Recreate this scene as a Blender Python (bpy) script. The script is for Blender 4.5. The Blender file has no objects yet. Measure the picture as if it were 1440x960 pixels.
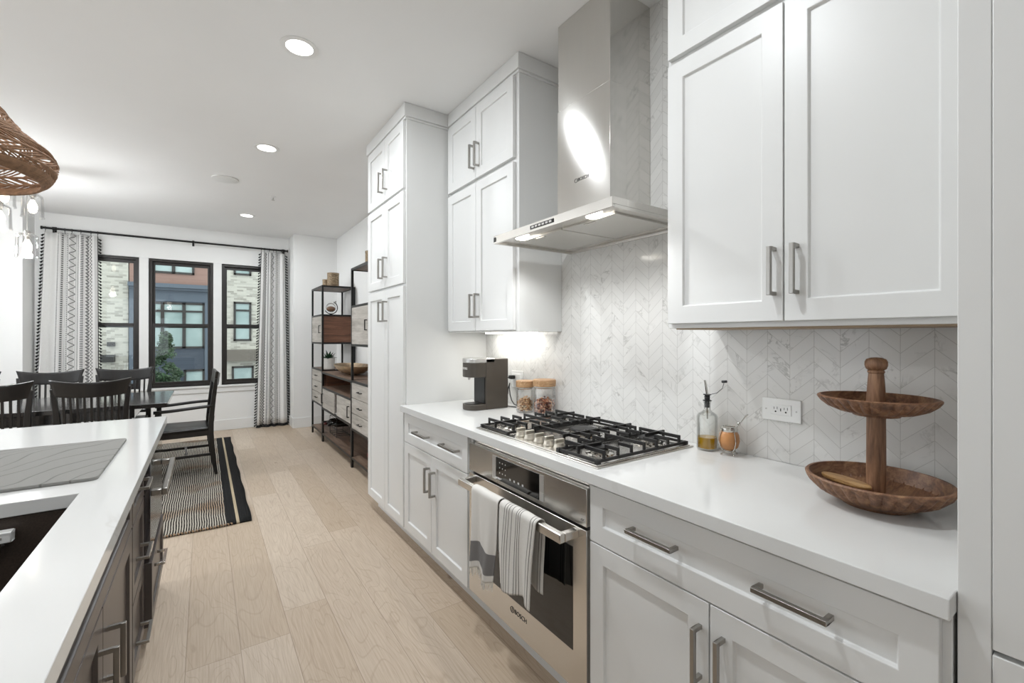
import bpy, bmesh, math, random
from mathutils import Vector, Matrix
random.seed(7)
PI = math.pi
SC = bpy.context.scene
COL = SC.collection

# ------------------------------------------------------------------ camera, world, exposure
cam_data = bpy.data.cameras.new('camera')
cam_data.sensor_width = 36.0
cam_data.lens = 630.0 / 1440.0 * 36.0
cam_data.shift_y = -7.5 / 1440.0
cam_data.clip_start = 0.02
cam_data.clip_end = 300
cam = bpy.data.objects.new('camera', cam_data)
COL.objects.link(cam)
cam.location = (0.0, 0.0, 1.36)
cam.rotation_euler = (PI / 2, 0, -math.atan2(433.0, 630.0))
SC.camera = cam
SC.view_settings.view_transform = 'Standard'
SC.view_settings.look = 'None'
SC.view_settings.gamma = 1.0
SC.view_settings.use_curve_mapping = False
SC.view_settings.exposure = 0.67
SKY_STRENGTH = 1.45
CAN_POWER = 10.0
WEAVE_POWER = 1.4
GLOBE_POWER = 14.0
HOOD_POWER = 0.8
UNDER_POWER = 0.8

world = bpy.data.worlds.new('overcast_sky')
SC.world = world
world.use_nodes = True
wn = world.node_tree
wn.nodes.clear()
wo = wn.nodes.new('ShaderNodeOutputWorld')
wb = wn.nodes.new('ShaderNodeBackground')
wt = wn.nodes.new('ShaderNodeTexCoord')
ws = wn.nodes.new('ShaderNodeSeparateXYZ')
wr = wn.nodes.new('ShaderNodeValToRGB')
wr.color_ramp.elements[0].position = 0.0
wr.color_ramp.elements[0].color = (0.80, 0.86, 0.92, 1)
wr.color_ramp.elements[1].position = 0.7
wr.color_ramp.elements[1].color = (0.95, 0.98, 1.0, 1)
wn.links.new(wt.outputs['Generated'], ws.inputs[0])
wn.links.new(ws.outputs['Z'], wr.inputs[0])
wn.links.new(wr.outputs[0], wb.inputs['Color'])
wb.inputs['Strength'].default_value = SKY_STRENGTH
wn.links.new(wb.outputs[0], wo.inputs[0])

# ------------------------------------------------------------------ materials
def lin(c):
    if isinstance(c, str):
        c = c.lstrip('#')
        c = [int(c[i:i + 2], 16) / 255 for i in (0, 2, 4)]
    return tuple((x / 12.92 if x <= 0.04045 else ((x + 0.055) / 1.055) ** 2.4) for x in c)

class NT:
    """small helper round one material's node tree"""
    def __init__(self, name):
        self.m = bpy.data.materials.new(name)
        self.m.use_nodes = True
        self.t = self.m.node_tree
        self.b = self.t.nodes['Principled BSDF']
        self.out = self.t.nodes['Material Output']
    def n(self, typ, **kw):
        nd = self.t.nodes.new('ShaderNode' + typ)
        for k, v in kw.items():
            setattr(nd, k, v)
        return nd
    def l(self, a, b):
        self.t.links.new(a, b)
    def val(self, x):
        return x
    def math(self, op, a, b=None, c=None):
        nd = self.n('Math', operation=op)
        for i, x in enumerate((a, b, c)):
            if x is None: continue
            if isinstance(x, (int, float)): nd.inputs[i].default_value = x
            else: self.l(x, nd.inputs[i])
        return nd.outputs[0]
    def mix(self, fac, a, b, mode='MIX'):
        nd = self.n('Mix', data_type='RGBA', blend_type=mode)
        for sock, x in ((nd.inputs[0], fac), (nd.inputs[6], a), (nd.inputs[7], b)):
            if isinstance(x, (int, float)): sock.default_value = x
            elif isinstance(x, tuple): sock.default_value = (*x[:3], 1)
            else: self.l(x, sock)
        return nd.outputs[2]
    def ramp(self, fac, stops):
        nd = self.n('ValToRGB')
        el = nd.color_ramp.elements
        while len(el) < len(stops): el.new(0.5)
        for e, (p, c) in zip(el, stops):
            e.position = p
            e.color = (*c[:3], 1) if isinstance(c, tuple) else (c, c, c, 1)
        self.l(fac, nd.inputs[0])
        return nd.outputs[0]
    def coord(self, which='Object', scale=(1, 1, 1), rot=(0, 0, 0)):
        tc = self.n('TexCoord')
        mp = self.n('Mapping')
        mp.inputs['Scale'].default_value = scale
        mp.inputs['Rotation'].default_value = rot
        self.l(tc.outputs[which], mp.inputs[0])
        return mp.outputs[0]
    def pos(self):
        return self.n('NewGeometry').outputs['Position']
    def xyz(self, v):
        nd = self.n('SeparateXYZ')
        self.l(v, nd.inputs[0])
        return nd.outputs
    def comb(self, x=0, y=0, z=0):
        nd = self.n('CombineXYZ')
        for s, q in zip(nd.inputs, (x, y, z)):
            if isinstance(q, (int, float)): s.default_value = q
            else: self.l(q, s)
        return nd.outputs[0]
    def noise(self, vec, scale=5, detail=3, rough=0.5, dist=0.0):
        nd = self.n('TexNoise')
        nd.inputs['Scale'].default_value = scale
        nd.inputs['Detail'].default_value = detail
        nd.inputs['Roughness'].default_value = rough
        nd.inputs['Distortion'].default_value = dist
        self.l(vec, nd.inputs['Vector'])
        return nd.outputs[0]
    def white(self, vec):
        nd = self.n('TexWhiteNoise', noise_dimensions='3D')
        self.l(vec, nd.inputs['Vector'])
        return nd.outputs[0]
    def bump(self, h, strength=0.2, dist=0.01):
        nd = self.n('Bump')
        nd.inputs['Strength'].default_value = strength
        nd.inputs['Distance'].default_value = dist
        self.l(h, nd.inputs['Height'])
        self.l(nd.outputs[0], self.b.inputs['Normal'])
    def base(self, c):
        s = self.b.inputs['Base Color']
        if isinstance(c, tuple): s.default_value = (*c[:3], 1)
        else: self.l(c, s)
    def set(self, rough=None, metal=None, spec=None, **kw):
        if rough is not None: self.b.inputs['Roughness'].default_value = rough
        if metal is not None: self.b.inputs['Metallic'].default_value = metal
        if spec is not None: self.b.inputs['Specular IOR Level'].default_value = spec
        for k, v in kw.items(): self.b.inputs[k].default_value = v

def plain(name, c, rough=0.5, metal=0.0, var=0.05, scale=8, spec=None, bump=0.0, bscale=150, stretch=(1, 1, 1)):
    t = NT(name)
    c = lin(c)
    v = t.coord('Object', stretch)
    nz = t.noise(v, scale, 3)
    lo = tuple(x * (1 - var) for x in c)
    hi = tuple(min(1, x * (1 + var)) for x in c)
    t.base(t.ramp(nz, [(0.3, lo), (0.7, hi)]))
    t.set(rough, metal, spec)
    if bump:
        t.bump(t.noise(v, bscale, 2), bump, 0.002)
    return t.m

def wood(name, dark, mid, light, axis='y', rough=0.45, scale=1.0, spec=None, coat=0.0, bumpy=0.12):
    t = NT(name)
    st = {'x': (1.2, 14, 14), 'y': (14, 1.2, 14), 'z': (14, 14, 1.2)}[axis]
    v = t.coord('Object', tuple(s * scale for s in st))
    a = t.noise(v, 2.2, 6, 0.62, 0.7)
    b = t.noise(v, 9, 4, 0.6)
    f = t.math('ADD', t.math('MULTIPLY', a, 0.72), t.math('MULTIPLY', b, 0.28))
    t.base(t.ramp(f, [(0.34, lin(dark)), (0.5, lin(mid)), (0.66, lin(light))]))
    t.set(rough, 0, spec)
    t.b.inputs['Coat Weight'].default_value = coat
    t.b.inputs['Coat Roughness'].default_value = 0.12
    t.bump(f, bumpy, 0.003)
    return t.m

def brushed(name, c, rough=0.26, axis='y', amt=0.008):
    t = NT(name)
    st = {'x': (2, 110, 110), 'y': (110, 2, 110), 'z': (110, 110, 2)}[axis]
    nz = t.noise(t.coord('Object', st), 2, 3)
    c = lin(c)
    t.base(t.ramp(nz, [(0.3, tuple(x * 0.985 for x in c)), (0.7, tuple(min(1, x * 1.015) for x in c))]))
    t.set(rough, 1.0)
    rr = t.math('ADD', t.math('MULTIPLY', nz, amt * 2), rough - amt)
    t.l(rr, t.b.inputs['Roughness'])
    if axis == 'z':
        t.b.inputs['Anisotropic'].default_value = 0.8
        t.l(t.comb(0.0, 0.0, 1.0), t.b.inputs['Tangent'])
    return t.m

def thin_glass(name, tint=(1, 1, 1), refl=1.0):
    t = NT(name)
    t.t.nodes.remove(t.b)
    tr = t.n('BsdfTransparent'); tr.inputs[0].default_value = (*tint, 1)
    gl = t.n('BsdfGlossy'); gl.inputs['Roughness'].default_value = 0.01
    fr = t.n('LayerWeight'); fr.inputs[0].default_value = 0.25
    nz = t.noise(t.coord('Object'), 3, 1)
    f = t.math('MULTIPLY_ADD', fr.outputs['Fresnel'], refl * 0.5, t.math('MULTIPLY_ADD', nz, 0.01, 0.02))
    ms = t.n('MixShader')
    t.l(f, ms.inputs[0]); t.l(tr.outputs[0], ms.inputs[1]); t.l(gl.outputs[0], ms.inputs[2])
    t.l(ms.outputs[0], t.out.inputs[0])
    return t.m

def glow(name, c, strength):
    t = NT(name)
    t.base(lin(c))
    nz = t.noise(t.coord('Object'), 4, 1)
    t.l(t.ramp(nz, [(0, tuple(x * 0.97 for x in lin(c))), (1, lin(c))]), t.b.inputs['Emission Color'])
    t.b.inputs['Emission Strength'].default_value = strength
    return t.m

M = {}
M['cab'] = plain('white_cabinet_paint', '#dcdcda', 0.38, var=0.012, scale=3)
M['wallp'] = plain('white_wall_paint', '#e9e9e7', 0.75, var=0.012, scale=2, bump=0.03, bscale=300)
M['ceilp'] = plain('white_ceiling_paint', '#f0f0ef', 0.85, var=0.01, scale=2, bump=0.03, bscale=300)
M['trim'] = plain('white_trim_paint', '#e4e4e2', 0.4, var=0.01)
M['nickel'] = brushed('brushed_nickel', '#a8a5a0', 0.32, 'y')
M['steel'] = brushed('brushed_stainless', '#d8d5d0', 0.26, 'y')
M['steelv'] = brushed('brushed_stainless_upright', '#d8d6d2', 0.12, 'z')
M['chrome'] = plain('polished_metal', '#c9c6c0', 0.12, 1.0, var=0.03)
M['black'] = plain('black_metal', '#151413', 0.4, 0.3, var=0.15)
M['iron'] = plain('cast_iron', '#1d1c1b', 0.5, 0.2, var=0.2, bump=0.15, bscale=400)
M['darkplastic'] = plain('black_plastic', '#111111', 0.35, 0, var=0.15)
M['blackglass'] = plain('black_glass', '#0d0c0b', 0.06, 0, var=0.1, spec=0.7)
M['bronze'] = plain('bronze_grey_plastic', '#4b453e', 0.42, 0.2, var=0.05)
M['silverplastic'] = plain('silver_plastic', '#c4c2be', 0.28, 0.6, var=0.03)
M['whiteplastic'] = plain('white_plastic', '#ececea', 0.35, 0, var=0.01)
M['greyplastic'] = plain('grey_plastic', '#8d8b88', 0.5, 0, var=0.04)
M['island'] = plain('espresso_cabinet', '#463f3c', 0.32, 0, var=0.08, scale=4, stretch=(6, 6, 1))
M['chairwood'] = wood('black_brown_wood', '#0a0807', '#100d0b', '#181310', 'z', 0.38, coat=0.25, bumpy=0.03)
M['tablewood'] = wood('black_brown_table_wood', '#100d0c', '#171312', '#211a18', 'x', 0.25, spec=0.8, coat=1.0, bumpy=0.02)
M['walnut'] = wood('walnut_board', '#3c241a', '#63402d', '#7d553e', 'x', 0.5, 0.7)
M['walnutd'] = wood('brown_shelf_board', '#4b3a31', '#6b5546', '#83705f', 'y', 0.5, 0.8)
M['greywood'] = wood('grey_washed_wood', '#8f8981', '#aca69e', '#c1bcb5', 'y', 0.55, 0.6)
M['traywood'] = wood('mango_wood', '#4c3223', '#7a563e', '#9c7859', 'x', 0.5, 1.6)
M['polewood'] = wood('mango_wood_upright', '#4f3525', '#805d44', '#a37e60', 'z', 0.5, 1.8)
M['olive'] = wood('olive_wood', '#5a3c22', '#a17b4d', '#c6a473', 'y', 0.45, 2.2)
M['lidwood'] = wood('acacia_lid', '#876646', '#a8835d', '#bf9f7a', 'x', 0.5, 3)
M['canister'] = wood('birch_bark', '#4a3b2c', '#8e7a60', '#b7a588', 'x', 0.7, 2.5)
M['glass'] = thin_glass('clear_glass')
M['pane'] = thin_glass('window_glass', (0.95, 0.98, 0.97), 0.55)
M['smoke'] = thin_glass('bottle_glass', (0.985, 0.99, 0.985), 1.0)
M['lens'] = glow('lit_lamp_lens', '#fffdf7', 5.0)
M['bulb'] = glow('lit_bulb', '#fff4e2', 3.0)
M['hoodlens'] = glow('lit_hood_lamp', '#fffaf0', 14.0)
M['rope'] = plain('brown_paper_rope', '#8a6a50', 0.8, 0, var=0.25, scale=60, bump=0.4, bscale=400)
M['oil'] = None
t = NT('olive_oil'); t.base(t.ramp(t.noise(t.coord('Object'), 9, 2), [(0.3, lin('#b98d0c')), (0.7, lin('#d0a21a'))])); t.set(0.05); t.b.inputs['Transmission Weight'].default_value = 0.35; M['oil'] = t.m
M['gourd'] = plain('calabash_skin', '#b57f4e', 0.35, 0, var=0.18, scale=12)
M['leafp'] = plain('dark_green_leaf', '#2a4a30', 0.45, 0, var=0.35, scale=20)
M['pot'] = plain('white_ribbed_pot', '#d9d5cf', 0.6, 0, var=0.06, scale=30)
M['gold'] = plain('hammered_champagne_metal', '#cdb89c', 0.38, 1.0, var=0.2, scale=18, bump=0.5, bscale=45)
M['darkglass'] = plain('dark_bottle_glass', '#14120f', 0.12, 0, var=0.2, spec=0.7)
M['redwine'] = plain('dark_red_foil', '#4a1a16', 0.4, 0, var=0.2)
M['sink'] = plain('brown_granite_sink', '#3c322b', 0.42, 0, var=0.25, scale=220)
M['matg'] = None
M['text'] = plain('printed_black_ink', '#26231f', 0.6)
M['textw'] = plain('printed_white_ink', '#cfcdc8', 0.5)

# counter quartz
t = NT('white_quartz')
p = t.coord('Object', (1, 1, 1))
w = t.noise(p, 1.6, 5, 0.6, 1.2)
vein = t.math('ABSOLUTE', t.math('SUBTRACT', w, 0.5))
vm = t.ramp(vein, [(0.0, 1.0), (0.018, 0.0)])
patch = t.ramp(t.noise(p, 2.3, 2), [(0.52, 0.0), (0.68, 1.0)])
t.base(t.mix(t.math('MULTIPLY', t.math('MULTIPLY', vm, patch), 0.30), lin('#dadad8'), lin('#b9b6b1')))
t.set(0.10, 0, 0.5)
M['quartz'] = t.m

# chevron marble tile on the right wall (plane of constant X)
t = NT('marble_chevron_tile')
P = t.xyz(t.pos())
u = t.math('DIVIDE', t.math('SUBTRACT', P[1], 0.364), 0.0755)
ci = t.math('FLOOR', u)
fu = t.math('FRACT', u)
pp = t.math('PINGPONG', u, 1.0)
vv = t.math('DIVIDE', t.math('ADD', t.math('SUBTRACT', P[2], 1.378), t.math('MULTIPLY', pp, 0.069)), 0.052)
ri = t.math('FLOOR', vv)
fv = t.math('FRACT', vv)
du = t.math('MULTIPLY', t.math('MINIMUM', fu, t.math('SUBTRACT', 1.0, fu)), 0.0755)
dv = t.math('MULTIPLY', t.math('MINIMUM', fv, t.math('SUBTRACT', 1.0, fv)), 0.038)
dd = t.math('MINIMUM', du, dv)
grout = t.ramp(t.math('MULTIPLY', dd, 100), [(0.04, 1.0), (0.10, 0.0)])
rnd = t.white(t.comb(ci, ri, 3.0))
rnd2 = t.white(t.comb(ci, ri, 9.0))
off = t.comb(t.math('MULTIPLY', rnd, 7.0), P[1], t.math('ADD', P[2], t.math('MULTIPLY', rnd2, 3.0)))
nz = t.noise(off, 7, 6, 0.62, 1.6)
vein = t.math('ABSOLUTE', t.math('SUBTRACT', nz, 0.5))
vm = t.ramp(vein, [(0.0, 1.0), (0.035, 0.0)])
patch = t.ramp(t.noise(off, 9, 3), [(0.52, 0.0), (0.70, 1.0)])
cloud = t.ramp(t.noise(off, 4, 3), [(0.35, lin('#dad9d6')), (0.65, lin('#e0dfdc'))])
c1 = t.mix(t.math('MULTIPLY', t.math('MULTIPLY', vm, patch), 0.62), cloud, lin('#8b8984'))
tone = t.math('MULTIPLY_ADD', rnd, 0.030, 0.975)
c2 = t.mix(1.0, c1, t.comb(tone, tone, tone), 'MULTIPLY')
t.base(t.mix(t.math('MULTIPLY', grout, 0.55), c2, lin('#a19e99')))
t.set(0.13, 0, 0.5)
hh = t.math('ADD', t.math('MULTIPLY', t.math('SUBTRACT', 1.0, grout), 0.6), t.math('MULTIPLY', rnd2, t.math('MULTIPLY', fu, 0.05)))
t.bump(hh, 0.25, 0.002)
M['tile'] = t.m

# oak floor planks running along Y
t = NT('pale_oak_planks')
P = t.xyz(t.pos())
u = t.math('DIVIDE', t.math('ADD', P[0], 0.063), 0.1945)
ci = t.math('FLOOR', u)
fu = t.math('FRACT', u)
yo = t.math('ADD', P[1], t.math('MULTIPLY', t.white(t.comb(ci, 1.0, 2.0)), 1.9))
vv = t.math('DIVIDE', yo, 1.9)
ri = t.math('FLOOR', vv)
fv = t.math('FRACT', vv)
du = t.math('MULTIPLY', t.math('MINIMUM', fu, t.math('SUBTRACT', 1.0, fu)), 0.1945)
dv = t.math('MULTIPLY', t.math('MINIMUM', fv, t.math('SUBTRACT', 1.0, fv)), 1.9)
seam = t.ramp(t.math('MULTIPLY', t.math('MINIMUM', du, dv), 100), [(0.05, 1.0), (0.16, 0.0)])
rnd = t.white(t.comb(ci, ri, 5.0))
rnd2 = t.white(t.comb(ci, ri, 15.0))
gx = t.math('ADD', t.math('MULTIPLY', P[0], 1.0), t.math('MULTIPLY', rnd, 40.0))
# cathedral grain: rings of a stretched, distorted field
field = t.noise(t.comb(t.math('MULTIPLY', gx, 5.0), t.math('MULTIPLY', yo, 0.9), rnd2), 1.0, 2, 0.5, 0.4)
rings = t.math('PINGPONG', t.math('MULTIPLY', field, 42.0), 1.0)
ringm = t.ramp(rings, [(0.0, 1.0), (0.22, 0.0)])
fine = t.noise(t.comb(t.math('MULTIPLY', gx, 160.0), t.math('MULTIPLY', yo, 5.0), 0.0), 1.0, 3, 0.6)
knot = t.ramp(t.noise(t.comb(t.math('MULTIPLY', gx, 9.0), t.math('MULTIPLY', yo, 4.0), 1.0), 1.0, 2), [(0.74, 0.0), (0.80, 1.0)])
basec = t.ramp(rnd, [(0.0, lin('#bba994')), (0.5, lin('#c3b29f')), (1.0, lin('#cbbcaa'))])
c1 = t.mix(t.math('MULTIPLY', ringm, 0.24), basec, lin('#8a7158'))
c2 = t.mix(t.math('MULTIPLY', t.ramp(fine, [(0.35, 1.0), (0.6, 0.0)]), 0.30), c1, lin('#927a62'))
c3 = t.mix(t.math('MULTIPLY', knot, 0.6), c2, lin('#6b523d'))
t.base(t.mix(t.math('MULTIPLY', seam, 0.6), c3, lin('#6f5b47')))
t.set(0.42, 0, 0.35)
t.bump(t.math('SUBTRACT', t.math('MULTIPLY', fine, 0.2), seam), 0.15, 0.002)
M['floor'] = t.m

# flat woven rug: stripes along Y, black bands near the right-hand edge
t = NT('woven_stripe_rug')
P = t.xyz(t.pos())
wob = t.math('MULTIPLY', t.math('SUBTRACT', t.noise(t.comb(P[0], P[1], 0), 5, 2), 0.5), 0.018)
xx = t.math('ADD', P[0], wob)
st = t.math('PINGPONG', t.math('DIVIDE', xx, 0.0075), 1.0)
stm = t.ramp(st, [(0.44, 0.0), (0.66, 1.0)])
cell = t.math('MULTIPLY', t.math('PINGPONG', t.math('DIVIDE', P[1], 0.009), 1.0), 0.35)
spk = t.ramp(t.noise(t.comb(t.math('MULTIPLY', P[0], 90), t.math('MULTIPLY', P[1], 25), 0), 1, 2), [(0.45, 0.0), (0.62, 1.0)])
tan = t.ramp(t.noise(t.comb(P[0], P[1], 0), 2.2, 3), [(0.50, 0.0), (0.66, 1.0)])
light = t.mix(t.math('MULTIPLY', tan, 0.75), lin('#bab3a7'), lin('#9a7858'))
dark = t.mix(t.math('MULTIPLY', spk, 0.25), lin('#22211f'), lin('#8d8478'))
body = t.mix(stm, dark, light)
band = t.ramp(P[0], [(0.0, 0.0), (1.0, 1.0)])
bm = t.math('GREATER_THAN', P[0], 0.135)
cm = t.math('MULTIPLY', t.math('GREATER_THAN', P[0], 0.194), t.math('LESS_THAN', P[0], 0.213))
blk = t.mix(t.math('MULTIPLY', cell, 0.4), lin('#242424'), lin('#3a3938'))
c = t.mix(bm, body, blk)
t.base(t.mix(cm, c, lin('#b5a68c')))
t.set(0.95, 0, 0.1)
t.bump(t.math('ADD', st, cell), 0.5, 0.004)
M['rug'] = t.m
M['rugfringe'] = plain('jute_edge', '#8d7359', 0.9, 0, var=0.4, scale=70)

# curtains: UV u across the cloth (0..1), v up the cloth in metres
def curtain_mat():
    t = NT('embroidered_curtain_cloth')
    uv = t.n('UVMap'); P = t.xyz(uv.outputs[0])
    u, v = P[0], P[1]
    def band(a, b):
        return t.math('MULTIPLY', t.math('GREATER_THAN', u, a), t.math('LESS_THAN', u, b))
    def dots(a, b, pitch, duty):
        return t.math('MULTIPLY', band(a, b), t.math('LESS_THAN', t.math('FRACT', t.math('DIVIDE', v, pitch)), duty))
    def zig(a, b, pitch, wd):
        tri = t.math('PINGPONG', t.math('DIVIDE', v, pitch), 1.0)
        loc = t.math('DIVIDE', t.math('SUBTRACT', u, a), b - a)
        d = t.math('ABSOLUTE', t.math('SUBTRACT', loc, tri))
        return t.math('MULTIPLY', band(a, b), t.math('LESS_THAN', d, wd))
    parts = [dots(0.235, 0.25, 0.016, 0.55), dots(0.285, 0.312, 0.026, 0.5), dots(0.345, 0.355, 0.016, 0.6),
             dots(0.395, 0.425, 0.026, 0.5), zig(0.455, 0.585, 0.045, 0.10), band(0.448, 0.452), band(0.588, 0.592),
             dots(0.63, 0.645, 0.016, 0.55), dots(0.675, 0.715, 0.022, 0.55),
             zig(0.74, 0.80, 0.022, 0.2), zig(0.80, 0.74, 0.022, 0.2) if False else dots(0.755, 0.785, 0.022, 0.5), zig(0.80, 0.86, 0.022, 0.2)]
    m = parts[0]
    for q in parts[1:]:
        m = t.math('MAXIMUM', m, q)
    wv = t.noise(t.comb(t.math('MULTIPLY', u, 300), t.math('MULTIPLY', v, 40), 0), 1, 2)
    cloth = t.ramp(wv, [(0.3, lin('#d9d8d5')), (0.7, lin('#e4e3e1'))])
    t.base(t.mix(t.math('MULTIPLY', m, 0.9), cloth, lin('#2d2c2c')))
    t.set(0.9, 0, 0.1)
    t.b.inputs['Transmission Weight'].default_value = 0.0
    t.bump(wv, 0.15, 0.002)
    return t.m
M['curtain'] = curtain_mat()
M['tassel'] = plain('black_tassel_yarn', '#161616', 0.9, 0, var=0.2)

# tea towels, UV u across 0..1, v down the cloth in metres from the bottom hem
def towel_mat(kind):
    t = NT('linen_tea_towel_' + kind)
    uv = t.n('UVMap'); P = t.xyz(uv.outputs[0]); u, v = P[0], P[1]
    wv = t.noise(t.comb(t.math('MULTIPLY', u, 110), t.math('MULTIPLY', v, 420), 0), 1, 2)
    cloth = t.ramp(wv, [(0.3, lin('#cfccc6')), (0.7, lin('#dedbd6'))])
    if kind == 'band':
        bandm = t.math('MULTIPLY', t.math('GREATER_THAN', v, 0.028), t.math('LESS_THAN', v, 0.115))
        gr = t.ramp(wv, [(0.3, lin('#6d6b6a')), (0.7, lin('#858382'))])
        t.base(t.mix(bandm, cloth, gr))
    else:
        m = None
        for a in (0.06, 0.12, 0.40, 0.45, 0.50, 0.62, 0.70, 0.76, 0.82):
            q = t.math('LESS_THAN', t.math('ABSOLUTE', t.math('SUBTRACT', u, a)), 0.007)
            m = q if m is None else t.math('MAXIMUM', m, q)
        wf = t.n('TexVoronoi'); wf.inputs['Scale'].default_value = 1
        t.l(t.comb(t.math('MULTIPLY', u, 60), t.math('MULTIPLY', v, 220), 0), wf.inputs['Vector'])
        cloth2 = t.mix(t.math('MULTIPLY', wf.outputs[0], 0.25), cloth, lin('#b8b3ab'))
        t.base(t.mix(t.math('MULTIPLY', m, 0.85), cloth2, lin('#3a3836')))
    t.set(0.95, 0, 0.1)
    t.bump(wv, 0.3, 0.001)
    return t.m
M['towelband'] = towel_mat('band')
M['towelstripe'] = towel_mat('stripe')

# drying mat
t = NT('grey_drying_mat')
P = t.xyz(t.pos())
f = t.math('ADD', t.math('ADD', t.math('MULTIPLY', P[1], 8.0), t.math('MULTIPLY', P[0], -11.0)),
           t.math('MULTIPLY', t.noise(t.comb(P[0], P[1], 0), 3.0, 1), 4.2))
ln = t.ramp(t.math('PINGPONG', t.math('MULTIPLY', f, 1.0), 0.5), [(0.0, 1.0), (0.055, 0.0)])
t.base(t.mix(t.math('MULTIPLY', ln, 0.6), lin('#8a8985'), lin('#53524f')))
t.set(0.8, 0, 0.2)
t.bump(t.math('SUBTRACT', 1.0, ln), 0.5, 0.004)
M['matg'] = t.m

# facade materials (far side of the street)
def brick(name, c1, c2, mortar, scale=1.0):
    t = NT(name)
    P = t.xyz(t.pos())
    bt = t.n('TexBrick')
    t.l(t.comb(P[0], P[2], 0), bt.inputs['Vector'])
    bt.inputs['Scale'].default_value = 4.6 * scale
    bt.inputs['Mortar Size'].default_value = 0.012
    bt.inputs['Row Height'].default_value = 0.30
    bt.inputs['Brick Width'].default_value = 0.95
    bt.inputs['Color1'].default_value = (*lin(c1), 1)
    bt.inputs['Color2'].default_value = (*lin(c2), 1)
    bt.inputs['Mortar'].default_value = (*lin(mortar), 1)
    bt.inputs['Bias'].default_value = -0.4
    t.base(bt.outputs[0])
    t.set(0.9, 0, 0.2)
    return t.m
M['brick'] = brick('painted_grey_brick', '#c0bcb1', '#77726a', '#b5b1a7')
def siding(name, c, pitch=0.16):
    t = NT(name)
    P = t.xyz(t.pos())
    f = t.math('FRACT', t.math('DIVIDE', P[2], pitch))
    ln = t.ramp(f, [(0.0, 1.0), (0.09, 0.0)])
    cc = lin(c)
    t.base(t.mix(t.math('MULTIPLY', ln, 0.55), cc, tuple(x * 0.4 for x in cc)))
    t.set(0.7, 0, 0.2)
    t.bump(f, 0.3, 0.02)
    return t.m
M['salmon'] = siding('salmon_siding', '#977a6f', 0.2)
M['bluesiding'] = siding('slate_blue_siding', '#49505a', 0.16)
M['bluetrim'] = plain('slate_blue_trim', '#56606b', 0.6, 0, var=0.03)
M['extframe'] = plain('dark_window_frame', '#2a2724', 0.5, 0, var=0.1)
t = NT('street_window_glass'); t.base(t.ramp(t.noise(t.coord('Object'), 1.2, 2), [(0.3, lin('#8a9d9a')), (0.7, lin('#a9b9b6'))])); t.set(0.08, 0, 0.6); M['extglass'] = t.m
M['canopy'] = plain('grey_brown_canopy', '#6b645b', 0.7, 0, var=0.08)
M['asphalt'] = plain('street_asphalt', '#6c6b69', 0.9, 0, var=0.15, scale=3)
M['treeleaf'] = plain('street_tree_leaf', '#3c5238', 0.6, 0, var=0.5, scale=3)
M['bark'] = plain('street_tree_bark', '#4a3d32', 0.9, 0, var=0.3)
M['winframe'] = plain('black_window_frame', '#26221f', 0.4, 0, var=0.1)

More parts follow.
